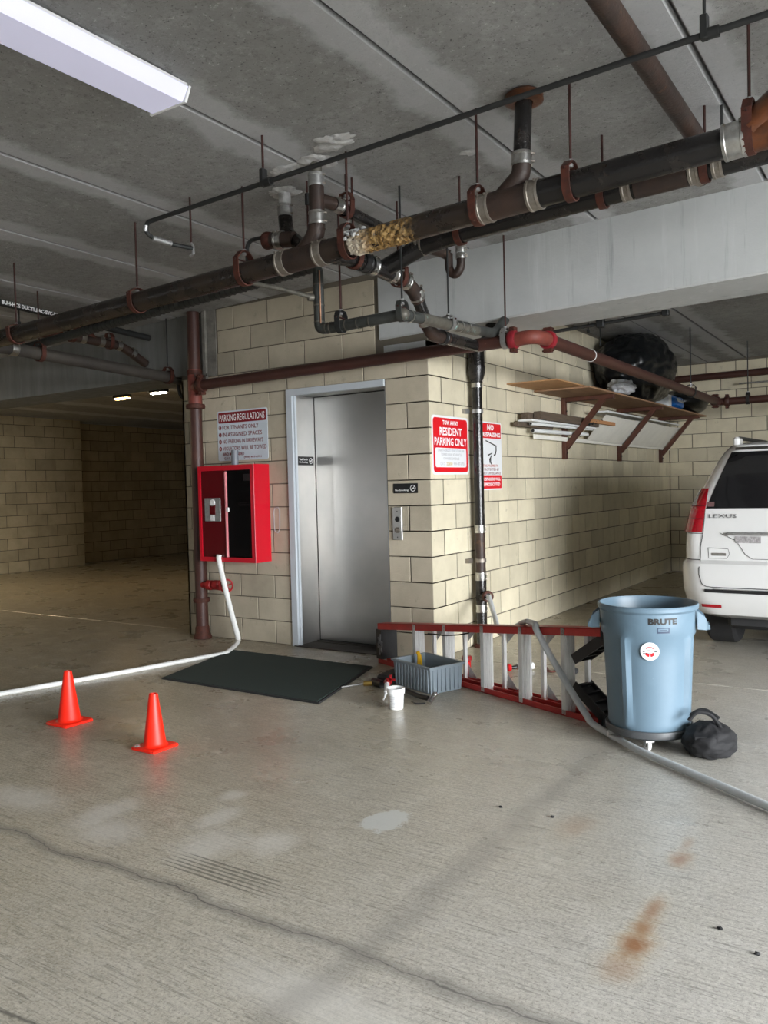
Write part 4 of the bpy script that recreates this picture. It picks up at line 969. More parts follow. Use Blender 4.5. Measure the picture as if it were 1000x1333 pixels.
hs = hose('fire_hose', 'hose_white', W1[:-1]+W2, .025, .019, 'white flat hose running from the red cabinet across the floor to the left', up=(.3, -.9, .3))
g = [(.20, .56, .445), (.24, .50, .44), (.42, .22, .34), (.72, -.30, .32), (1.09, -.75, .492), (1.17, -.83, .511), (1.235, -.90, .513), (1.262, -.945, .486), (1.35, -.985, .37), (1.46, -1.03, .235), (1.56, -1.075, .12), (1.62, -1.10, .055), (1.66, -1.14, .03), (1.74, -1.215, .022), (1.87, -1.335, .022), (2.0, -1.455, .022), (2.13, -1.55, .022), (2.34, -1.695, .022), (2.72, -1.96, .022), (3.3, -2.4, .022), (4.0, -3.0, .022)]
hose('drain_hose', 'hose_grey', g, .0205, .017, 'grey lay-flat hose draped over the ladder and running along the floor to the right edge')

# ================================================================ mat
b = MB(); q = [(-1.486, -1.453), (-.007, -1.471), (-.30, -.42), (-1.76, -.42)]
b.add([(x, y, 0.0) for x, y in q]+[(lerp(x, -.9, .006), lerp(y, -.95, .008), .010) for x, y in q], [(3,2,1,0),(4,5,6,7),(0,1,5,4),(1,2,6,5),(2,3,7,6),(3,0,4,7)])
dm = thing('door_mat', 'dark green rubber-backed mat on the floor in front of the elevator', 'mat', (-.9, -.95, 0))
b.build('backing', 'rubber', dm, smooth=False)
MB().add([(lerp(x, -.9, .03), lerp(y, -.95, .035), .0095) for x, y in q]+[(lerp(x, -.9, .03), lerp(y, -.95, .035), .014) for x, y in q], [(4,5,6,7),(0,1,5,4),(1,2,6,5),(2,3,7,6),(3,0,4,7)]).build('pile', 'mat', dm, smooth=False)

# ================================================================ cones
def cone(x, y, h, s, label, scuff=False):
    t = thing('traffic_cone', label, 'cone', (x, y, 0), 'small traffic cones')
    b = MB(); hs_ = s/2; pl = [];
    for sx, sy in ((1, -1), (1, 1), (-1, 1), (-1, -1)):
        pl += [(x+sx*hs_-(.02*sx if sy*sx < 0 else 0), y+sy*hs_-(.02*sy if sy*sx > 0 else 0)), (x+sx*hs_-(.02*sx if sy*sx > 0 else 0), y+sy*hs_-(.02*sy if sy*sx < 0 else 0))]
    ring = lambda z, k: [(lerp(x, a, k), lerp(y, c, k), z) for a, c in pl]
    b.rings([ring(.001, .97), ring(.003, 1), ring(.014, 1), ring(.018, .96)])
    for sx, sy in ((1, -1), (1, 1), (-1, 1), (-1, -1)): b.bbox((x+sx*hs_*.82-.014, y+sy*hs_*.82-.014, .0), (x+sx*hs_*.82+.014, y+sy*hs_*.82+.014, .016), .003)
    b.build('cone_base', 'cone', t)
    r0 = s*.34
    MB().lathe([(r0+.012, .017), (r0+.004, .022), (r0-.002, .032), (.024, h-.008), (.022, h), (.017, h), (.016, h-.02)], (x, y, 0), n=28).build('cone_body', 'cone', t)
    if scuff:
        c = MB(); 
        for k in range(9): c.obox((x-hs_*.75+random.uniform(-.02, .02), y-hs_*.78+random.uniform(-.015, .02), .0186), (random.uniform(.004, .012), 0, 0), (0, random.uniform(.002, .006), 0), (0, 0, .0006))
        c.build('scuff', 'white_scuff', t, smooth=False)
cone(-1.09, -2.52, .315, .20, 'red-orange traffic cone nearest the left edge')
cone(-.245, -2.60, .295, .18, 'red-orange traffic cone with a whitish scuffed base, nearer the middle', True)

for i, (x, y, la) in enumerate(((1.95, -2.43, 'tiny dark chip on the floor left of the faint rust stain'), (2.71, -2.98, 'tiny dark chip on the floor right of the dark rust stain'), (2.83, -3.07, 'tiny dark chip on the floor nearest the lower right corner'), (1.72, -2.44, 'tiny dark chip on the floor between the pale patch and the hose'))):
    b = MB().sphere((x, y, .004), (.009, .006, .005), 9, 6, lambda dn: 1+.6*noise.noise(dn*2+Vector((i, 0, 0))))
    tag(b.build('stone_chip', 'rubber'), la, 'debris', 'dark chips on the floor')
# ================================================================ ladder
LA = Vector((.53, -.62, 0)); LD = Vector((.9263, -.3766, 0)); LN = Vector((.3766, .9263, 0)); UZ = Vector((0, 0, 1))
def lp(s, n, z): return LA+LD*s+LN*n+UZ*z
lad = thing('step_ladder', 'red fibreglass step ladder with aluminium steps lying on its side', 'ladder', tuple(LA))
ht = lambda s: .418+.108*s if s > -.0 else .418+.112*s    # top of upper rail
S0, S1 = -.96, 1.27
def rail(s0, s1, n0, n1, zt0, zt1, th=.03, nm='rail', inv=False):
    b = MB(); w_ = .006
    def bar(na, nb, a0, a1, b0, b1):
        vs = [lp(s0, na, a0), lp(s0, nb, a0), lp(s0, nb, a1), lp(s0, na, a1), lp(s1, na, b0), lp(s1, nb, b0), lp(s1, nb, b1), lp(s1, na, b1)]
        b.add(vs, [(0,1,2,3),(7,6,5,4),(0,4,5,1),(1,5,6,2),(2,6,7,3),(3,7,4,0)])
    if inv: # web at bottom, flanges up
        bar(n0, n1, zt0, zt0+w_, zt1, zt1+w_); bar(n0, n0+w_, zt0, zt0+th, zt1, zt1+th); bar(n1-w_, n1, zt0, zt0+th, zt1, zt1+th)
    else:
        bar(n0, n1, zt0-w_, zt0, zt1-w_, zt1); bar(n0, n0+w_, zt0-th, zt0, zt1-th, zt1); bar(n1-w_, n1, zt0-th, zt0, zt1-th, zt1)
    return b.build(nm, 'ladder_red', lad, smooth=False)
rail(S0, S1, 0, .085, ht(S0), ht(S1), .048); rail(S0, S1, 0, .085, 0, 0, .036, inv=True)
rail(S0+.1, S1-.02, .10, .155, ht(S0+.1)-.012, ht(S1)-.03, .03, 'rear_rail'); rail(S0+.1, S1, .10, .165, .0, .0, .03, 'rear_rail', True)
for i, s_ in enumerate((-.47, -.12, .28, .64, 1.0)):
    z1 = ht(s_)-.006; z0 = .008
    b = MB()
    b.obox(lp(s_, .043, (z0+z1)/2), LD*.004, LN*.040, UZ*(z1-z0)/2)
    b.obox(lp(s_-.014, .004, (z0+z1)/2), LD*.016, LN*.004, UZ*(z1-z0)/2)
    b.obox(lp(s_-.014, .080, (z0+z1)/2), LD*.014, LN*.003, UZ*(z1-z0)/2)
    for q in (.014, .026, .038, .050, .062): b.obox(lp(s_+.005, q, (z0+z1)/2), LD*.003, LN*.0025, UZ*(z1-z0)/2)
    b.build('step', 'aluminium', lad, smooth=False)
    b = MB().obox(lp(s_+.055, .135, (z0+z1)/2-.01), LD*.022, LN*.003, UZ*((z1-z0)/2-.01)).obox(lp(s_+.075, .125, (z0+z1)/2-.01), LD*.003, LN*.012, UZ*((z1-z0)/2-.01))
    b.build('rear_brace', 'aluminium', lad, smooth=False)
    b = MB()
    for zz, sg in ((.03, 1), (z1-.03, -1)):
        b.prism([lp(s_+.08, .14, zz), lp(s_+.17, .14, zz), lp(s_+.08, .14, zz+.09*sg)], LN*.003)
    b.build('gusset', 'zinc', lad, smooth=False)
b = MB()
b.obox(lp(S0+.02, .07, .15), LD*.035, LN*.075, UZ*.115)
b.build('top_cap', 'black_plastic', lad, smooth=False)
cc = lp(S0+.04, -.007, .15); b = MB()
for k in range(6):
    a = 2*PI*k/6+.3; dv_ = (LD*math.cos(a)*.6+UZ*math.sin(a)*1.6)
    b.obox(cc+dv_*.03, dv_*.022, LN*.003, LD.cross(UZ).cross(dv_.normalized())*.006)
b.lathe([(.018, -.003), (.030, -.003), (.030, .003), (.018, .003)], cc, LN, 16, closed=True)
b.build('cap_emboss', mat('worn_black_plastic', (.16, .16, .17), .4), lad, smooth=False)
for sg, (z0, z1) in ((1, (ht(1.05)-.06, ht(1.05)-.19)), (-1, (.04, .19))):
    b = MB()
    a0, a1 = lp(1.27, .02, z0+.02 if sg > 0 else z0), lp(1.05, .02, z1)
    dv_ = (a1-a0).normalized(); nn = dv_.cross(LN).normalized(); mid = (a0+a1)/2; L_ = (a1-a0).length/2
    for q in (0, .12): b.obox(mid+LN*q, dv_*L_, LN*.004, nn*.03)
    b.obox(mid+LN*.06, dv_*L_, LN*.06, nn*.004)
    for q in (-.7, -.2, .3, .8): b.obox(mid+LN*.06+dv_*L_*q, dv_*.004, LN*.06, nn*.028)
    b.build('corner_brace', 'black_plastic', lad, smooth=False)
b = MB().obox(lp(1.265, .05, .03), LD*.02, LN*.05, UZ*.03).obox(lp(1.265, .05, ht(1.26)-.03), LD*.02, LN*.048, UZ*.03).build('foot', 'rubber', lad, smooth=False)
MB().tube([lp(-.30, -.01, ht(-.3)-.065), lp(-.1, -.015, ht(-.1)-.075), lp(.05, -.012, ht(0)-.062), lp(.14, .0, ht(.1)-.05)], .005, 6, .05).build('strap', 'black_plastic', lad)

# ================================================================ big bin
BX, BY = 2.0, -1.2
VD = Vector((.28, -.96, 0)).normalized(); VR = Vector((.96, .28, 0)).normalized()
t = thing('trash_can', 'tall round blue-grey BRUTE trash can with side handles', 'bin', (BX, BY, .125))
def brad(z): return lerp(.207, .236, (z-.09)/(.64))
n = 64; rs_ = []
def ringb(r, z, rec=0):
    out = []
    for k in range(n):
        a = 2*PI*k/n; rr = r
        if rec:
            d = math.degrees((a-math.atan2(VD.y, VD.x)+PI) % (2*PI)-PI)
            m_ = (d+30) % 90; edge = min(m_, 90-m_)
            if edge < 3.4: rr += rec*2.0
        out.append((BX+rr*math.cos(a), BY+rr*math.sin(a), z))
    return out
prof = [(.14, 0, .092), (.203, 0, .09), (.209, 0, .105), (brad(.14), .008, .13), (brad(.3), .009, .30), (brad(.45), .009, .45), (brad(.575), .009, .565), (brad(.59)+.010, 0, .585), (brad(.64)+.010, 0, .64), (brad(.695)+.010, 0, .698), (.249, 0, .704), (.255, 0, .710), (.256, 0, .726), (.252, 0, .734), (.243, 0, .734), (.238, 0, .72), (.228, 0, .60), (.212, 0, .35), (.198, 0, .11), (.05, 0, .105)]
MB().rings([ringb(a, z, rc) for a, rc, z in prof]).build('can_body', 'bin', t, ang=30)
for sg in (-1, 1):
    S_ = VR*sg; c = Vector((BX, BY, 0)); T_ = Vector((-S_.y, S_.x, 0)); b = MB()
    def hp(o, tt, z): return c+S_*o+T_*tt+UZ*z
    for q in (-1, 1):
        b.prism([hp(.243, q*.075, .70), hp(.283, q*.06, .665), hp(.302, q*.055, .615), (hp(.290, q*.055, .60)), hp(.243, q*.07, .605)], T_*q*.007)
    b.obox(hp(.292, 0, .615), S_*.013, T_*.058, UZ*.012); b.prism([hp(.245, -.07, .64), hp(.298, -.06, .622), hp(.298, .06, .622), hp(.245, .07, .64)], UZ*.006)
    b.build('handle', 'bin' , t, smooth=False, ang=30)
def wrapb(ang0, z0, roff=.010):
    a0 = math.atan2(VD.y, VD.x)+ang0
    def f(a, b_): 
        r = brad(z0+b_)+roff; th = a0+a/r; return (BX+r*math.cos(th), BY+r*math.sin(th), z0+b_)
    return f
b = MB(); lettering(b, 'BRUTE', (0, 0, 0), (1, 0, 0), (0, 0, 1), .148, .032, .055, wrap=wrapb(.0, .650, .0112)); b.build('lettering', 'ink_black', t, smooth=False)
f = wrapb(.18, .607, .0112)
def strip(a0, a1, z0, z1, f, nseg=8): return MB().grid(lambda u, v: f(lerp(a0, a1, u), lerp(z0, z1, v)), nseg, 1)
b = MB()
for a0, a1, z0, z1 in ((0, .062, .0, .008), (0, .062, .024, .028), (0, .005, 0, .028), (.057, .062, 0, .028), (.012, .05, .014, .017)):
    g_ = strip(a0, a1, z0, z1, f); b.add(g_.v, g_.f)
b.build('maker_badge', mat('badge_ink', (.03, .05, .10), .5), t, smooth=False)
def disc(r0, r1, m_, nm, half=None, off=0.0):
    b = MB(); N_ = 28; o_ = []
    a0, a1 = (0, 2*PI) if half is None else half
    g0 = wrapb(.03, .515, .0105+off)
    b.grid(lambda u, v: g0(lerp(r0, r1, v)*math.cos(lerp(a0, a1, u)), lerp(r0, r1, v)*math.sin(lerp(a0, a1, u))), N_, 2, flip=True)
    return b.build(nm, m_, t, smooth=False)
disc(0, .046, 'sign_white', 'round_sticker')
disc(.034, .036, 'ink_grey', 'sticker_ring', None, .0005); disc(.014, .028, 'ink_red', 'sticker_print', (PI*1.12, PI*1.46), .0006); disc(.014, .028, 'ink_red', 'sticker_print', (PI*1.54, PI*1.88), .0006)
disc(.018, .026, mat('pink_print', (.6, .2, .2), .5), 'sticker_print', (PI*.2, PI*.8), .0006)
g0 = wrapb(.03, .515, .0113)
b = MB(); b.grid(lambda u, v: g0(lerp(-.033, .033, u), lerp(-.004, .001, v)+.006*(1-(2*u-1)**2)), 8, 1); b.grid(lambda u, v: g0(lerp(-.033, .033, u), lerp(-.012, -.009, v)), 8, 1); b.grid(lambda u, v: g0(lerp(-.003, .003, u), lerp(.031, .037, v)), 1, 1)
b.build('sticker_print', 'ink_black', t, smooth=False)
d = thing('trash_can_dolly', 'round dark grey wheeled dolly under the trash can', 'dolly', (BX, BY, 0))
MB().lathe([(.08, .055), (.212, .055), (.224, .065), (.226, .090), (.222, .098), (.213, .098), (.211, .088), (.08, .088)], (BX, BY, 0), n=48, closed=True).build('platform', mat('dark_grey_plastic', (.075, .08, .085), .45), d)
def caster(ang):
    a = math.atan2(VD.y, VD.x)+ang; c = Vector((BX+.192*math.cos(a), BY+.192*math.sin(a), 0)); ax = Vector((.78, .63, 0)) if abs(ang) < .5 else Vector((math.cos(a+1), math.sin(a+1), 0))
    q = MB().lathe([(.012, -.010), (.026, -.010), (.030, -.007), (.030, .007), (.026, .010), (.012, .010)], c+UZ*.030, ax, 20, closed=True).build('caster_wheel', 'white', d)
    MB().lathe([(0, -.013), (.010, -.013), (.010, .013), (0, .013)], c+UZ*.030, ax, 10).build('hub', 'dull_steel', q)
    T_ = Vector((-ax.y, ax.x, 0)); b = MB()
    for s_ in (-1, 1): b.prism([c+ax*s_*.015+T_*.006+UZ*.024, c+ax*s_*.015-T_*.006+UZ*.024, c+ax*s_*.015-T_*.022+UZ*.053, c+ax*s_*.015+T_*.01+UZ*.053], ax*s_*.003)
    b.obox(c+UZ*.0525-T_*.006, ax*.022, T_*.024, UZ*.004)
    b.build('caster_fork', 'zinc', d, smooth=False)
for a in (-.05, 1.2, 2.45, -2.55, -1.3): caster(a)

# ================================================================ black bag by the bin
b = MB()
def bagf(dn):
    k = 1+.10*noise.noise(dn*2.1+Vector((3, 1, 2)))+.05*noise.noise(dn*5)
    k += -.07*abs(noise.noise(dn*3.6+Vector((0, 4, 1))))+.035*abs(noise.noise(Vector((dn.x*9, dn.y*9, dn.z*3))))
    return k
b.sphere((2.325, -1.29, .066), (.13, .15, .092), 64, 40, bagf)
b.v = [(x, y, max(z, .002)) for x, y, z in b.v]
t = thing('tool_bag', 'black fabric tool bag slumped on the floor behind the trash can', 'bag', (2.30, -1.27, 0))
b.build('bag_body', 'fab_black', t, ang=180)
MB().tube([(2.24, -1.35, .17), (2.27, -1.34, .215), (2.33, -1.31, .21), (2.38, -1.30, .15), (2.40, -1.33, .08)], .010, 8, .04).tube([(2.22, -1.25, .17), (2.28, -1.22, .21), (2.36, -1.24, .17)], .009, 8, .04).build('strap', 'fab_black', t)
MB().obox((2.335, -1.41, .085), (.05, .012, 0), (0, .004, 0), (0, 0, .03)).build('pocket', 'fab_black', t)

# ================================================================ tote with tools
TA = Vector((.150, -.80, 0)); TD = Vector((.932, -.361, 0)).normalized(); TN = Vector((.361, .932, 0)).normalized(); TL, TW, TH = .385, .26, .185
t = thing('plastic_tote', 'ribbed grey plastic tote full of tools in front of the ladder', 'box', tuple(TA))
def tpnt(s, n_, z, fl=0):
    k = fl*z/TH; return TA+TD*(s*TL+(s-.5)*2*k)+TN*(n_*TW+(n_-.5)*2*k)+UZ*z
def trect(z, ins, fl=.012):
    return [tpnt(a, b_, z, fl)+TD*(ins if a == 0 else -ins)+TN*(ins if b_ == 0 else -ins) for a, b_ in ((0, 0), (1, 0), (1, 1), (0, 1))]
MB().rings([trect(.002, .0), trect(TH-.012, 0), trect(TH-.012, -.012), trect(TH, -.012), trect(TH, .006), trect(.01, .006)]).build('tote_body', 'tote', t, smooth=False)
b = MB()
for k in range(11):
    s_ = (k+.7)/11.5
    for nn_, sg in ((0, -1), (1, 1)): b.obox((tpnt(s_, nn_, .012, .012)+tpnt(s_, nn_, TH-.02, .012))/2+TN*sg*.004, TD*.007, TN*.004, UZ*.075)
for k in range(7):
    n_ = (k+.7)/7.5
    for s_, sg in ((0, -1), (1, 1)): b.obox((tpnt(s_, n_, .012, .012)+tpnt(s_, n_, TH-.02, .012))/2+TD*sg*.004, TD*.004, TN*.007, UZ*.075)
b.build('ribs', 'tote', t, smooth=False, kind='stuff')
random.seed(11)
tools = [('pliers', 'yellow-handled pliers standing in the left end of the grey tote', 'tool'), ('coiled_cable', 'dark coiled cable lying in the grey tote', 'cable'), ('wrench', 'steel wrench lying in the grey tote', 'tool')]
t = thing('pliers', tools[0][1], 'tool', tuple(tpnt(.28, .6, .02)))
MB().tube([tpnt(.16, .55, .03), tpnt(.20, .55, .12), tpnt(.215, .55, .20), tpnt(.20, .52, .225)], .013, 8, .03).tube([tpnt(.22, .6, .03), tpnt(.25, .58, .12), tpnt(.235, .56, .20)], .010, 8, .03).build('grip', 'yellow', t)
MB().cyl(tpnt(.19, .55, .02), tpnt(.22, .6, .06), .012).build('jaw', 'wire', t)
t = thing('coiled_cable', tools[1][1], 'cable', tuple(tpnt(.6, .5, .05)))
b = MB()
for q in range(5):
    c = tpnt(.42+q*.1, .5, .09+.01*(q % 2)); r = .055+.01*(q % 3)
    b.tube([c+TD*math.cos(a)*r+TN*math.sin(a)*r*.9+UZ*(.03*math.sin(a*2+q)) for a in [2*PI*k/20 for k in range(21)]], .006, 6)
b.build('coil', 'black_plastic', t)
t = thing('wrench', tools[2][1], 'tool', tuple(tpnt(.5, .5, .1)))
MB().cyl(tpnt(.35, .4, .10), tpnt(.85, .6, .14), .009, n=8).build('shaft', 'zinc', t)
MB().obox(tpnt(.87, .61, .145), TD*.02, TN*.02, UZ*.008).build('jaw', 'zinc', t)
# pail
t = thing('joint_compound_pail', 'small white plastic pail, dirty, in front of the grey tote', 'pail', (.485, -1.335, 0))
PCX, PCY = .485, -1.325
MB().lathe([(.0, .002), (.042, .002), (.044, .01), (.049, .095), (.050, .10), (.056, .10), (.056, .128), (.053, .132), (.051, .13), (.046, .10), (.041, .03), (0, .028)], (PCX, PCY, 0), n=30).build('pail_body', 'pvc', t)
b = MB()
for k in range(9):
    a0 = -1.9+.28*(k % 2); z = .02+.008*k; b.grid(lambda u, v: (PCX+(.0455+(z-.01)*.058)*math.cos(lerp(a0, a0+.75, u)), PCY+(.0455+(z-.01)*.058)*math.sin(lerp(a0, a0+.75, u)), z+.003*v), 6, 1)
b.build('label_print', 'ink_grey', t, smooth=False)
MB().lathe([(0, .105), (.046, .10)], (PCX, PCY, 0), n=24).build('contents', 'plaster', t)
# drill / pipe tool beside
t = thing('pipe_wrench', 'dark-handled wrench with a chrome head on the floor between pail and tote', 'tool', (.55, -1.15, .02))
MB().tube([(.30, -.98, .03), (.52, -1.10, .03), (.60, -1.13, .035)], .016, 10).build('handle', 'black_plastic', t)
MB().cyl((.63, -1.175, .018), (.64, -1.12, .055), .018, n=12).sphere((.645, -1.12, .062), .018, 10, 8).build('head', 'chrome', t)
MB().tube([(.50, -1.17, .012), (.56, -1.21, .012), (.60, -1.17, .012)], .005, 6, .03).build('cord', 'black_plastic', t)
t = thing('spray_nozzle', 'white nozzle with a small red handle lying left of the pail', 'tool', (.27, -1.1, .03))
MB().cyl((.20, -.99, .05), (.275, -1.12, .03), .017, .014, n=12).cyl((.275, -1.12, .03), (.31, -1.20, .008), .010, .005, n=10).build('barrel', 'pvc', t)
MB().cyl((.17, -.95, .055), (.205, -.99, .05), .02, n=10).obox((.19, -.93, .07), (.035, 0, 0), (0, .006, 0), (0, 0, .006)).obox((.19, -.93, .07), (0, .006, 0), (.006, 0, 0), (0, 0, .03)).build('valve_handle', 'valve_red', t)
t = thing('brass_fitting', 'small brass hose fitting with a pale tip at the edge of the mat', 'fitting', (.0, -.98, .015))
MB().cyl((-.02, -.95, .022), (.03, -.92, .022), .018, n=8).build('nut', mat('brass', (.45, .30, .08), .35, metal=.8), t)
MB().tube([(-.02, -.95, .02), (-.08, -1.0, .012), (-.13, -1.06, .008)], .006, 8).build('tip', 'zinc', t)
t = thing('machine_case', 'dark heavy tool lying against the red ladder end', 'tool', (.15, -.72, 0))
MB().bbox((.02, -.86, .002), (.14, -.62, .07), .015).build('case_body', 'black_plastic', t)
MB().cyl((.03, -.90, .03), (.13, -.94, .03), .028, n=14).build('motor', 'black_plastic', t)

# things behind the ladder
t = thing('bottle', 'tall bright red bottle standing behind the ladder steps', 'bottle', (.49, -.40, 0))
MB().lathe([(0, .0), (.026, 0), (.028, .01), (.028, .115), (.022, .12)], (.49, -.39, 0), n=20).build('bottle_body', 'red_plastic', t)
MB().lathe([(.022, .12), (.036, .128), (.037, .15), (.03, .158), (0, .158)], (.49, -.39, 0), n=20).build('cap', 'valve_red', t)
t = thing('test_plug', 'white cylinder with a bright red round end lying on the floor behind the ladder', 'plug', (.70, -.1, .03))
MB().cyl((.715, -.035, .03), (.80, .06, .03), .026, n=16).build('barrel', 'pvc', t)
MB().cyl((.685, -.07, .03), (.715, -.035, .03), .012, n=12).build('neck', 'black_plastic', t)
MB().lathe([(0, -.014), (.024, -.012), (.03, 0), (.024, .012), (0, .014)], (.675, -.085, .031), (.67, .74, 0), 18).build('knob', 'red_plastic', t)
t = thing('small_clamp', 'small dark brown clamp on the floor behind the ladder', 'tool', (.93, 0, .01))
MB().tube([(.90, .03, .012), (.93, .0, .02), (.97, .0, .012), (.98, .04, .012)], .009, 8, .02).bbox((.88, .03, 0), (.92, .07, .03), .006).build('clamp_body', 'rust', t)
t = thing('rubber_block', 'small black rubber block on the floor behind the hose and ladder', 'block', (1.10, .02, 0))
MB().bbox((1.07, .02, 0), (1.14, .09, .045), .012).build('block_body', 'rubber', t)

# ================================================================ shelf
SZ = 2.262
sh = thing('plywood_shelf', 'long plywood shelf on dark red wooden brackets along the side wall', 'shelf', (.28, 4.3, SZ))
MB().bbox((.004, 2.05, SZ), (.57, 6.95, SZ+.018), .003).build('board', 'plywood', sh, smooth=False)
for y in (2.80, 4.65, 6.55):
    bk = MB().bbox((.002, y-.032, 1.615), (.045, y+.032, SZ-.002), .003).bbox((.045, y-.03, SZ-.045), (.56, y+.03, SZ-.002), .003)
    d0, d1 = Vector((.045, y, 1.74)), Vector((.45, y, SZ-.04)); dv_ = (d1-d0).normalized()
    bk.obox((d0+d1)/2, dv_*((d1-d0).length/2+.01), Vector((0, .026, 0)), dv_.cross(Vector((0, 1, 0)))*.026)
    o = bk.build('bracket', 'bracket_wood', sh, smooth=False)
    MB().cyl((.045, y, 1.68), (.058, y, 1.68), .008, n=8).cyl((.045, y, 2.12), (.058, y, 2.12), .008, n=8).build('bolt', 'wire', o)
pb = thing('plywood_sheet', 'loose bright plywood sheet lying on the near end of the shelf', 'board', (.25, 1.75, SZ+.02))
MB().bbox((.004, 1.42, SZ+.020), (.50, 2.35, SZ+.032), .002).build('sheet', mat('bright_plywood', (.50, .28, .13), .7, c2=(.40, .22, .10), scale=4, stretch=(6, .6, 6)), pb, smooth=False)
# rubbish bag
b = MB()
def rb(dn):
    k = 1+.10*noise.noise(dn*1.6)+.06*noise.noise(dn*4.3)-.06*abs(noise.noise(dn*5.2+Vector((1, 2, 3))))+.03*noise.noise(dn*11)+.018*abs(noise.noise(dn*19))
    return k
b.sphere((.40, 4.15, 2.66), (.44, .73, .41), 100, 64, rb)
b.v = [(max(x, .03), y, min(max(z, SZ+.02), 3.04)) for x, y, z in b.v]
tag(b.build('garbage_bag', 'bag_black', ang=180), 'huge shiny black garbage bag on the shelf', 'bag')
b = MB(); b.sphere((.50, 3.25, 2.37), (.13, .22, .075), 60, 34, lambda dn: 1+.22*noise.noise(dn*3)+.14*abs(noise.noise(dn*8)))
b.v = [(x, y, max(z, SZ+.036)) for x, y, z in b.v]
tag(b.build('plastic_bag', 'clear_bag', ang=180), 'crumpled clear plastic bag at the shelf edge under the black bag', 'bag')
t = thing('carton', 'small white box on the shelf between black bag and blue bag', 'box', (.50, 5.10, SZ))
MB().bbox((.38, 4.98, SZ+.02), (.54, 5.14, SZ+.17), .004).build('carton_body', 'sign_white', t)
MB().box((.44, 4.978, SZ+.17), (.48, 5.142, SZ+.172)).build('tape', 'board_white', t)
b = MB(); b.sphere((.44, 5.55, SZ+.10), (.13, .34, .09), 24, 14, lambda dn: 1+.25*noise.noise(dn*2.6+Vector((5, 0, 0)))); b.v = [(x, y, max(z, SZ+.02)) for x, y, z in b.v]
t = thing('blue_bag', 'blue plastic bag with pale print on the shelf near its far end', 'bag', (.44, 5.55, SZ))
b.build('bag_body', 'blue_plastic', t, ang=180)
b = MB()
for k in range(6): b.tube([(.575, 5.34+.05*k, SZ+.10), (.55, 5.36+.05*k, SZ+.15)], .006, 6)
b.build('print_stripe', 'ink_white', t)
b = MB(); b.sphere((.40, 6.35, SZ+.17), (.33, .42, .18), 30, 18, lambda dn: 1+.15*noise.noise(dn*2.3+Vector((0, 7, 0)))); b.v = [(max(x, .03), y, max(z, SZ+.02)) for x, y, z in b.v]
tag(b.build('garbage_bag', 'bag_black', ang=180), 'smaller black bag at the far end of the shelf by the pipe coupling', 'bag')
# lumber below the shelf, carried by the brackets' braces
def board(name, lo, hi, m_, la, cat='board', g=None):
    o = MB().bbox(lo, hi, .004).build(name, m_, smooth=False); return tag(o, la, cat, g)
G = 'boards stored under the shelf'
board('white_panel', (.048, 1.9, 1.80), (.060, 6.9, 1.845), 'board_white', 'narrow white strip lowest in the pile under the shelf', g=G)
t = board('white_panel', (.105, 2.95, 1.875), (.40, 6.85, 1.885), 'board_white', 'wide white sheet drooping under the shelf at its far end', g=G)
me = t.data
b = MB(); sg_ = lambda u, v, d: (lerp(.068, .29, u)-d, lerp(3.35, 6.75, v), 1.835+.263*u+d-.012*math.sin(v*PI*2)**2); b.grid(lambda u, v: sg_(u, v, .004), 4, 16); b.grid(lambda u, v: sg_(u, v, 0), 4, 16, flip=True)
t.data = b.build('tmp', 'board_white').data; bpy.data.objects.remove(bpy.data.objects['tmp']); t.location = (0, 0, 0)
for i, (x, z, y0, y1, r, la) in enumerate(((.092, 1.872, 1.80, 3.3, .020, 'white plastic pipe with a black open end under the shelf'), (.150, 1.925, 1.62, 3.3, .014, 'thin white pipe above the one with the black end'))):
    t = thing('plastic_pipe', la, 'pipe', (x, y0, z), 'white pipes under the shelf')
    MB().tube([(x, y0, z), (x, y1, z+.02)], r, 12).build('pipe_run', 'pvc', t)
    MB().lathe([(0, -.002), (r*.8, -.002), (r*.8, .01)], (x, y0, z), (0, 1, 0), 12).build('open_end', 'ink_black', t)
board('white_panel', (.05, 1.55, 1.945), (.195, 3.3, 1.965), 'pvc', 'white board directly under the old lumber', g=G)
board('lumber', (.05, 1.62, 1.967), (.13, 3.3, 2.035), 'old_wood', 'weathered dark lumber lying against the wall under the shelf', g=G)
board('lumber', (.135, 1.72, 1.967), (.215, 3.34, 2.045), 'old_wood', 'outer weathered dark lumber under the shelf', g=G)
board('lumber', (.05, 1.45, 1.90), (.10, 2.3, 1.943), 'old_wood', 'short dark end of lumber nearest the elevator', g=G)
board('lumber', (.218, 2.9, 2.0), (.25, 3.8, 2.04), 'new_wood', 'short bright orange stick beside the dark lumber', g=G)
board('white_panel', (.10, 3.4, 2.13), (.30, 6.5, 2.15), 'pvc', 'white strip on top of the drooping sheet', g=G)
b = MB()
for k in range(5): b.tube([(.225+.02*math.cos(a), 2.95+.10*k+.05*math.sin(a), 1.985+.012*k+.01*math.cos(2*a)) for a in [2*PI*q/12 for q in range(13)]], .007, 6)
tag(b.build('black_strap', 'black_plastic'), 'tangled black strap on the white boards under the shelf', 'strap')

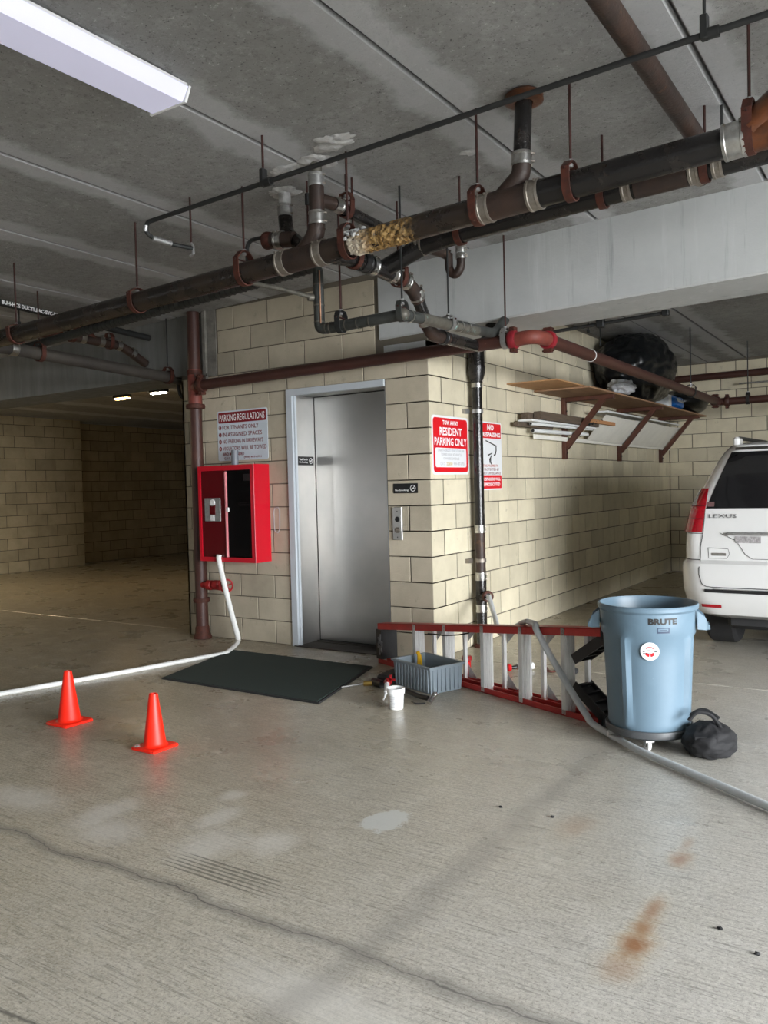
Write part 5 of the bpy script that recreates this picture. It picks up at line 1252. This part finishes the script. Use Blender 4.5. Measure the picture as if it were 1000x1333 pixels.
# ================================================================ car
CXc, CY0 = 2.47, 1.0
car = thing('car', 'white SUV parked rear end towards us at the right edge', 'car', (CXc, CY0, 0))
lv = [ # z, half width, rear y, front y, corner radius
 (.30, .74, .16, 4.2, .25), (.335, .80, .07, 4.35, .25), (.40, .845, .03, 4.42, .24), (.52, .862, .0, 4.45, .22), (.68, .866, .0, 4.45, .20), (.725, .860, .015, 4.43, .18), (.75, .832, .065, 4.40, .12),
 (.85, .832, .065, 4.38, .11), (.94, .825, .068, 4.30, .10), (1.00, .812, .07, 4.1, .10), (1.04, .80, .072, 3.35, .10), (1.14, .785, .08, 3.15, .11), (1.25, .735, .12, 2.9, .12), (1.40, .67, .175, 2.6, .13), (1.53, .61, .235, 2.35, .14), (1.58, .58, .265, 2.25, .15), (1.625, .54, .29, 2.1, .16), (1.648, .46, .36, 1.9, .16)]
def at_z(z):
    for a, b_ in zip(lv, lv[1:]):
        if a[0] <= z <= b_[0]:
            t_ = (z-a[0])/(b_[0]-a[0]); return tuple(lerp(p, q, t_) for p, q in zip(a, b_))
    return lv[-1] if z > lv[-1][0] else lv[0]
def slice_(z, w_, yr, yf, r):
    out = []; K = 6
    for cx, cy, a0 in ((-(w_-r), yr+r, 180), (w_-r, yr+r, 270), (w_-r*1.6, yf-r*1.6, 0), (-(w_-r*1.6), yf-r*1.6, 90)):
        R = r if a0 in (180, 270) else r*1.6
        for k in range(K+1):
            a = math.radians(a0+90*k/K); out.append((CXc+cx+R*math.cos(a), CY0+cy+R*math.sin(a), z))
    return out
MB().rings([slice_(*l) for l in lv]).build('body', 'car_white', car, ang=30)
def rear(x, z, off=.004):
    _, w_, yr, yf, r = at_z(z); ax_ = abs(x)
    if ax_ <= w_-r: return (CXc+x, CY0+yr-off, z)
    q = min(1., (ax_-(w_-r))/r); a = math.asin(q)
    return (CXc+math.copysign(w_-r+(r+off)*math.sin(a), x), CY0+yr+r-(r+off)*math.cos(a), z)
def side(y, z, sg, off=.004):
    _, w_, yr, yf, r = at_z(z); return (CXc+sg*(w_+off), CY0+y, z)
def patch(fx0, fx1, z0, z1, nm, m_, nu=10, nv=8, off=.004, par=None, label=None):
    return MB().grid(lambda u, v: rear(lerp(fx0(v), fx1(v), u), lerp(z0, z1, v), off), nu, nv).build(nm, m_, par or car, label=label)
patch(lambda v: lerp(-.66, -.505, v), lambda v: lerp(.66, .505, v), 1.145, 1.575, 'rear_window', 'car_glass', 16, 8)
patch(lambda v: lerp(-.475, -.475, v), lambda v: .475, 1.59, 1.612, 'spoiler_seam', 'chrome', 8, 1, .012)
for sg in (-1, 1):
    f0 = (lambda v: -lerp(.83, .745, v)) if sg < 0 else (lambda v: lerp(.685, .64, v)); f1 = (lambda v: -lerp(.685, .64, v)) if sg < 0 else (lambda v: lerp(.83, .745, v))
    tl = MB().grid(lambda u, v: rear(lerp(f0(v), f1(v), u), lerp(.965, 1.30, v), .02), 10, 10).build('tail_light', 'lamp_red', car)
    g0_ = (lambda v: -lerp(.80, .755, v)) if sg < 0 else (lambda v: lerp(.72, .70, v)); g1_ = (lambda v: -lerp(.72, .70, v)) if sg < 0 else (lambda v: lerp(.80, .755, v))
    MB().grid(lambda u, v: rear(lerp(g0_(v), g1_(v), u), lerp(1.17, 1.285, v), .024), 6, 4).build('reverse_lens', 'lamp_clear', tl)
    b = MB()
    for z in (1.065, 1.165): b.grid(lambda u, v: rear(lerp(f0((z-.965)/.335), f1((z-.965)/.335), u), z+.006*v, .023), 8, 1)
    b.build('lens_rib', mat('dark_red_rib', (.10, .002, .004), .3), tl)
    ww = (lambda a, b_: (-b_, -a)) if sg < 0 else (lambda a, b_: (a, b_))
    x0_, x1_ = ww(.545, .69); MB().grid(lambda u, v: rear(lerp(x0_, x1_, u), lerp(.39, .415, v), .006), 6, 1).build('reflector', 'lamp_red', car)
    x0_, x1_ = ww(.50, .64); rc = MB().grid(lambda u, v: rear(lerp(x0_, x1_, u), lerp(.765, .84, v), .003), 6, 2).build('pull_recess', 'car_white', car)
    x0_, x1_ = ww(.515, .62); MB().grid(lambda u, v: rear(lerp(x0_, x1_, u), lerp(.785, .807, v), .006), 6, 1).build('pull_slot', 'chrome', rc)
def seam(pts, wd=.006, off=.005):
    b = MB()
    for (x0_, z0_), (x1_, z1_) in zip(pts, pts[1:]):
        L_ = math.hypot(x1_-x0_, z1_-z0_); nx, nz = -(z1_-z0_)/L_*wd/2, (x1_-x0_)/L_*wd/2
        b.grid(lambda u, v: rear(lerp(x0_, x1_, u)+nx*(2*v-1), lerp(z0_, z1_, u)+nz*(2*v-1), off), 4, 1)
    return b.build('panel_seam', 'seam', car, smooth=False)
seam([(-.665, 1.14), (-.68, .96), (-.70, .85), (-.70, .64), (-.68, .575), (-.65, .555), (-.60, .55), (.60, .55), (.65, .555), (.68, .575), (.70, .64), (.70, .85), (.68, .96), (.665, 1.14)])
seam([(-.56, .96), (-.44, .90), (-.38, .80), (-.33, .765), (.33, .765), (.38, .80), (.44, .90), (.56, .96)], .004)
seam([(-.83, .955), (-.685, .955)], .006); seam([(-.835, .752), (-.70, .752)], .006)
seam([(-.645, .845), (-.50, .838), (-.49, .80), (-.51, .765), (-.64, .765), (-.645, .845)], .003)
patch(lambda v: -.66, lambda v: .66, .51, .535, 'bumper_strip', 'black_plastic', 12, 1, .008, label='black rubbing strip')
patch(lambda v: -.60, lambda v: .60, .535, .540, 'bumper_strip', 'chrome', 12, 1, .009, label='chrome edge')
b = MB(); b.tube([rear(-.52+.01, .945, .004)]+[rear(-.5+.05*k, .955, .022) for k in range(21)]+[rear(.51, .945, .004)], .012, 10); b.build('chrome_garnish', 'zinc', car)
for sg in (-1, 1):
    x0_, x1_ = (-.45, -.27) if sg < 0 else (.27, .45)
    MB().grid(lambda u, v: rear(lerp(x0_, x1_, u), lerp(.885, .935, v), .006), 6, 2).build('plate_lamp', 'lamp_clear', car)
MB().grid(lambda u, v: rear(lerp(-.17, .17, u), lerp(.79, .92, v), .008), 4, 2).build('license_plate', 'sign_white', car)
b = MB(); g_, fs_ = text_geo('LEXUS', .0); b.add([rear(-.638+a*.20, 1.074+z*.028, .008) for a, z in g_], fs_); b.build('badge', mat('badge_chrome', (.22, .22, .23), .3, metal=.8), car, smooth=False)
MB().grid(lambda u, v: rear(lerp(-.65, -.60, u), lerp(1.16, 1.195, v), .006), 2, 1).build('window_sticker', mat('faded_sticker', (.14, .07, .07), .6), car)
# side glass
for sg in (-1, 1):
    for y0_, y1_ in ((.35, 1.15), (1.25, 2.0), (2.08, 2.75)):
        MB().grid(lambda u, v: side(lerp(y0_+v*.06, y1_-v*.12, u), lerp(1.12, 1.52, v), sg), 4, 5, flip=(sg > 0)).build('side_window', 'car_glass', car)
    MB().tube([(CXc+sg*.485, CY0+.42, 1.64), (CXc+sg*.495, CY0+.50, 1.69), (CXc+sg*.50, CY0+1.9, 1.70), (CXc+sg*.48, CY0+2.0, 1.65)], .016, 10, .06).build('roof_rail', 'black_plastic', car)
    MB().bbox((CXc+sg*.49-.025, CY0+.36, 1.62), (CXc+sg*.49+.025, CY0+.52, 1.695), .018).build('rail_foot', 'car_white', car)
    for y in (.80, 3.35):
        c = Vector((CXc+sg*.66, CY0+y, .335)); wh = MB().lathe([(.10, -.11), (.31, -.115), (.333, -.09), (.335, 0), (.333, .09), (.31, .115), (.10, .11)], c, (1, 0, 0), 36, closed=True).build('wheel', 'rubber', car)
        MB().lathe([(.0, .06*sg), (.06, .09*sg), (.20, .08*sg), (.225, .10*sg), (.225, -.05*sg), (0, -.05*sg)], c, (1, 0, 0), 24).build('rim', 'zinc', wh)
MB().bbox((CXc-.55, CY0+.25, .20), (CXc+.55, CY0+4.0, .36), .03).build('underbody', 'rubber', car)
MB().tube([(CXc-.30, CY0+.30, .26), (CXc-.30, CY0+1.6, .26)], .035, 12).build('exhaust', 'rust', car)
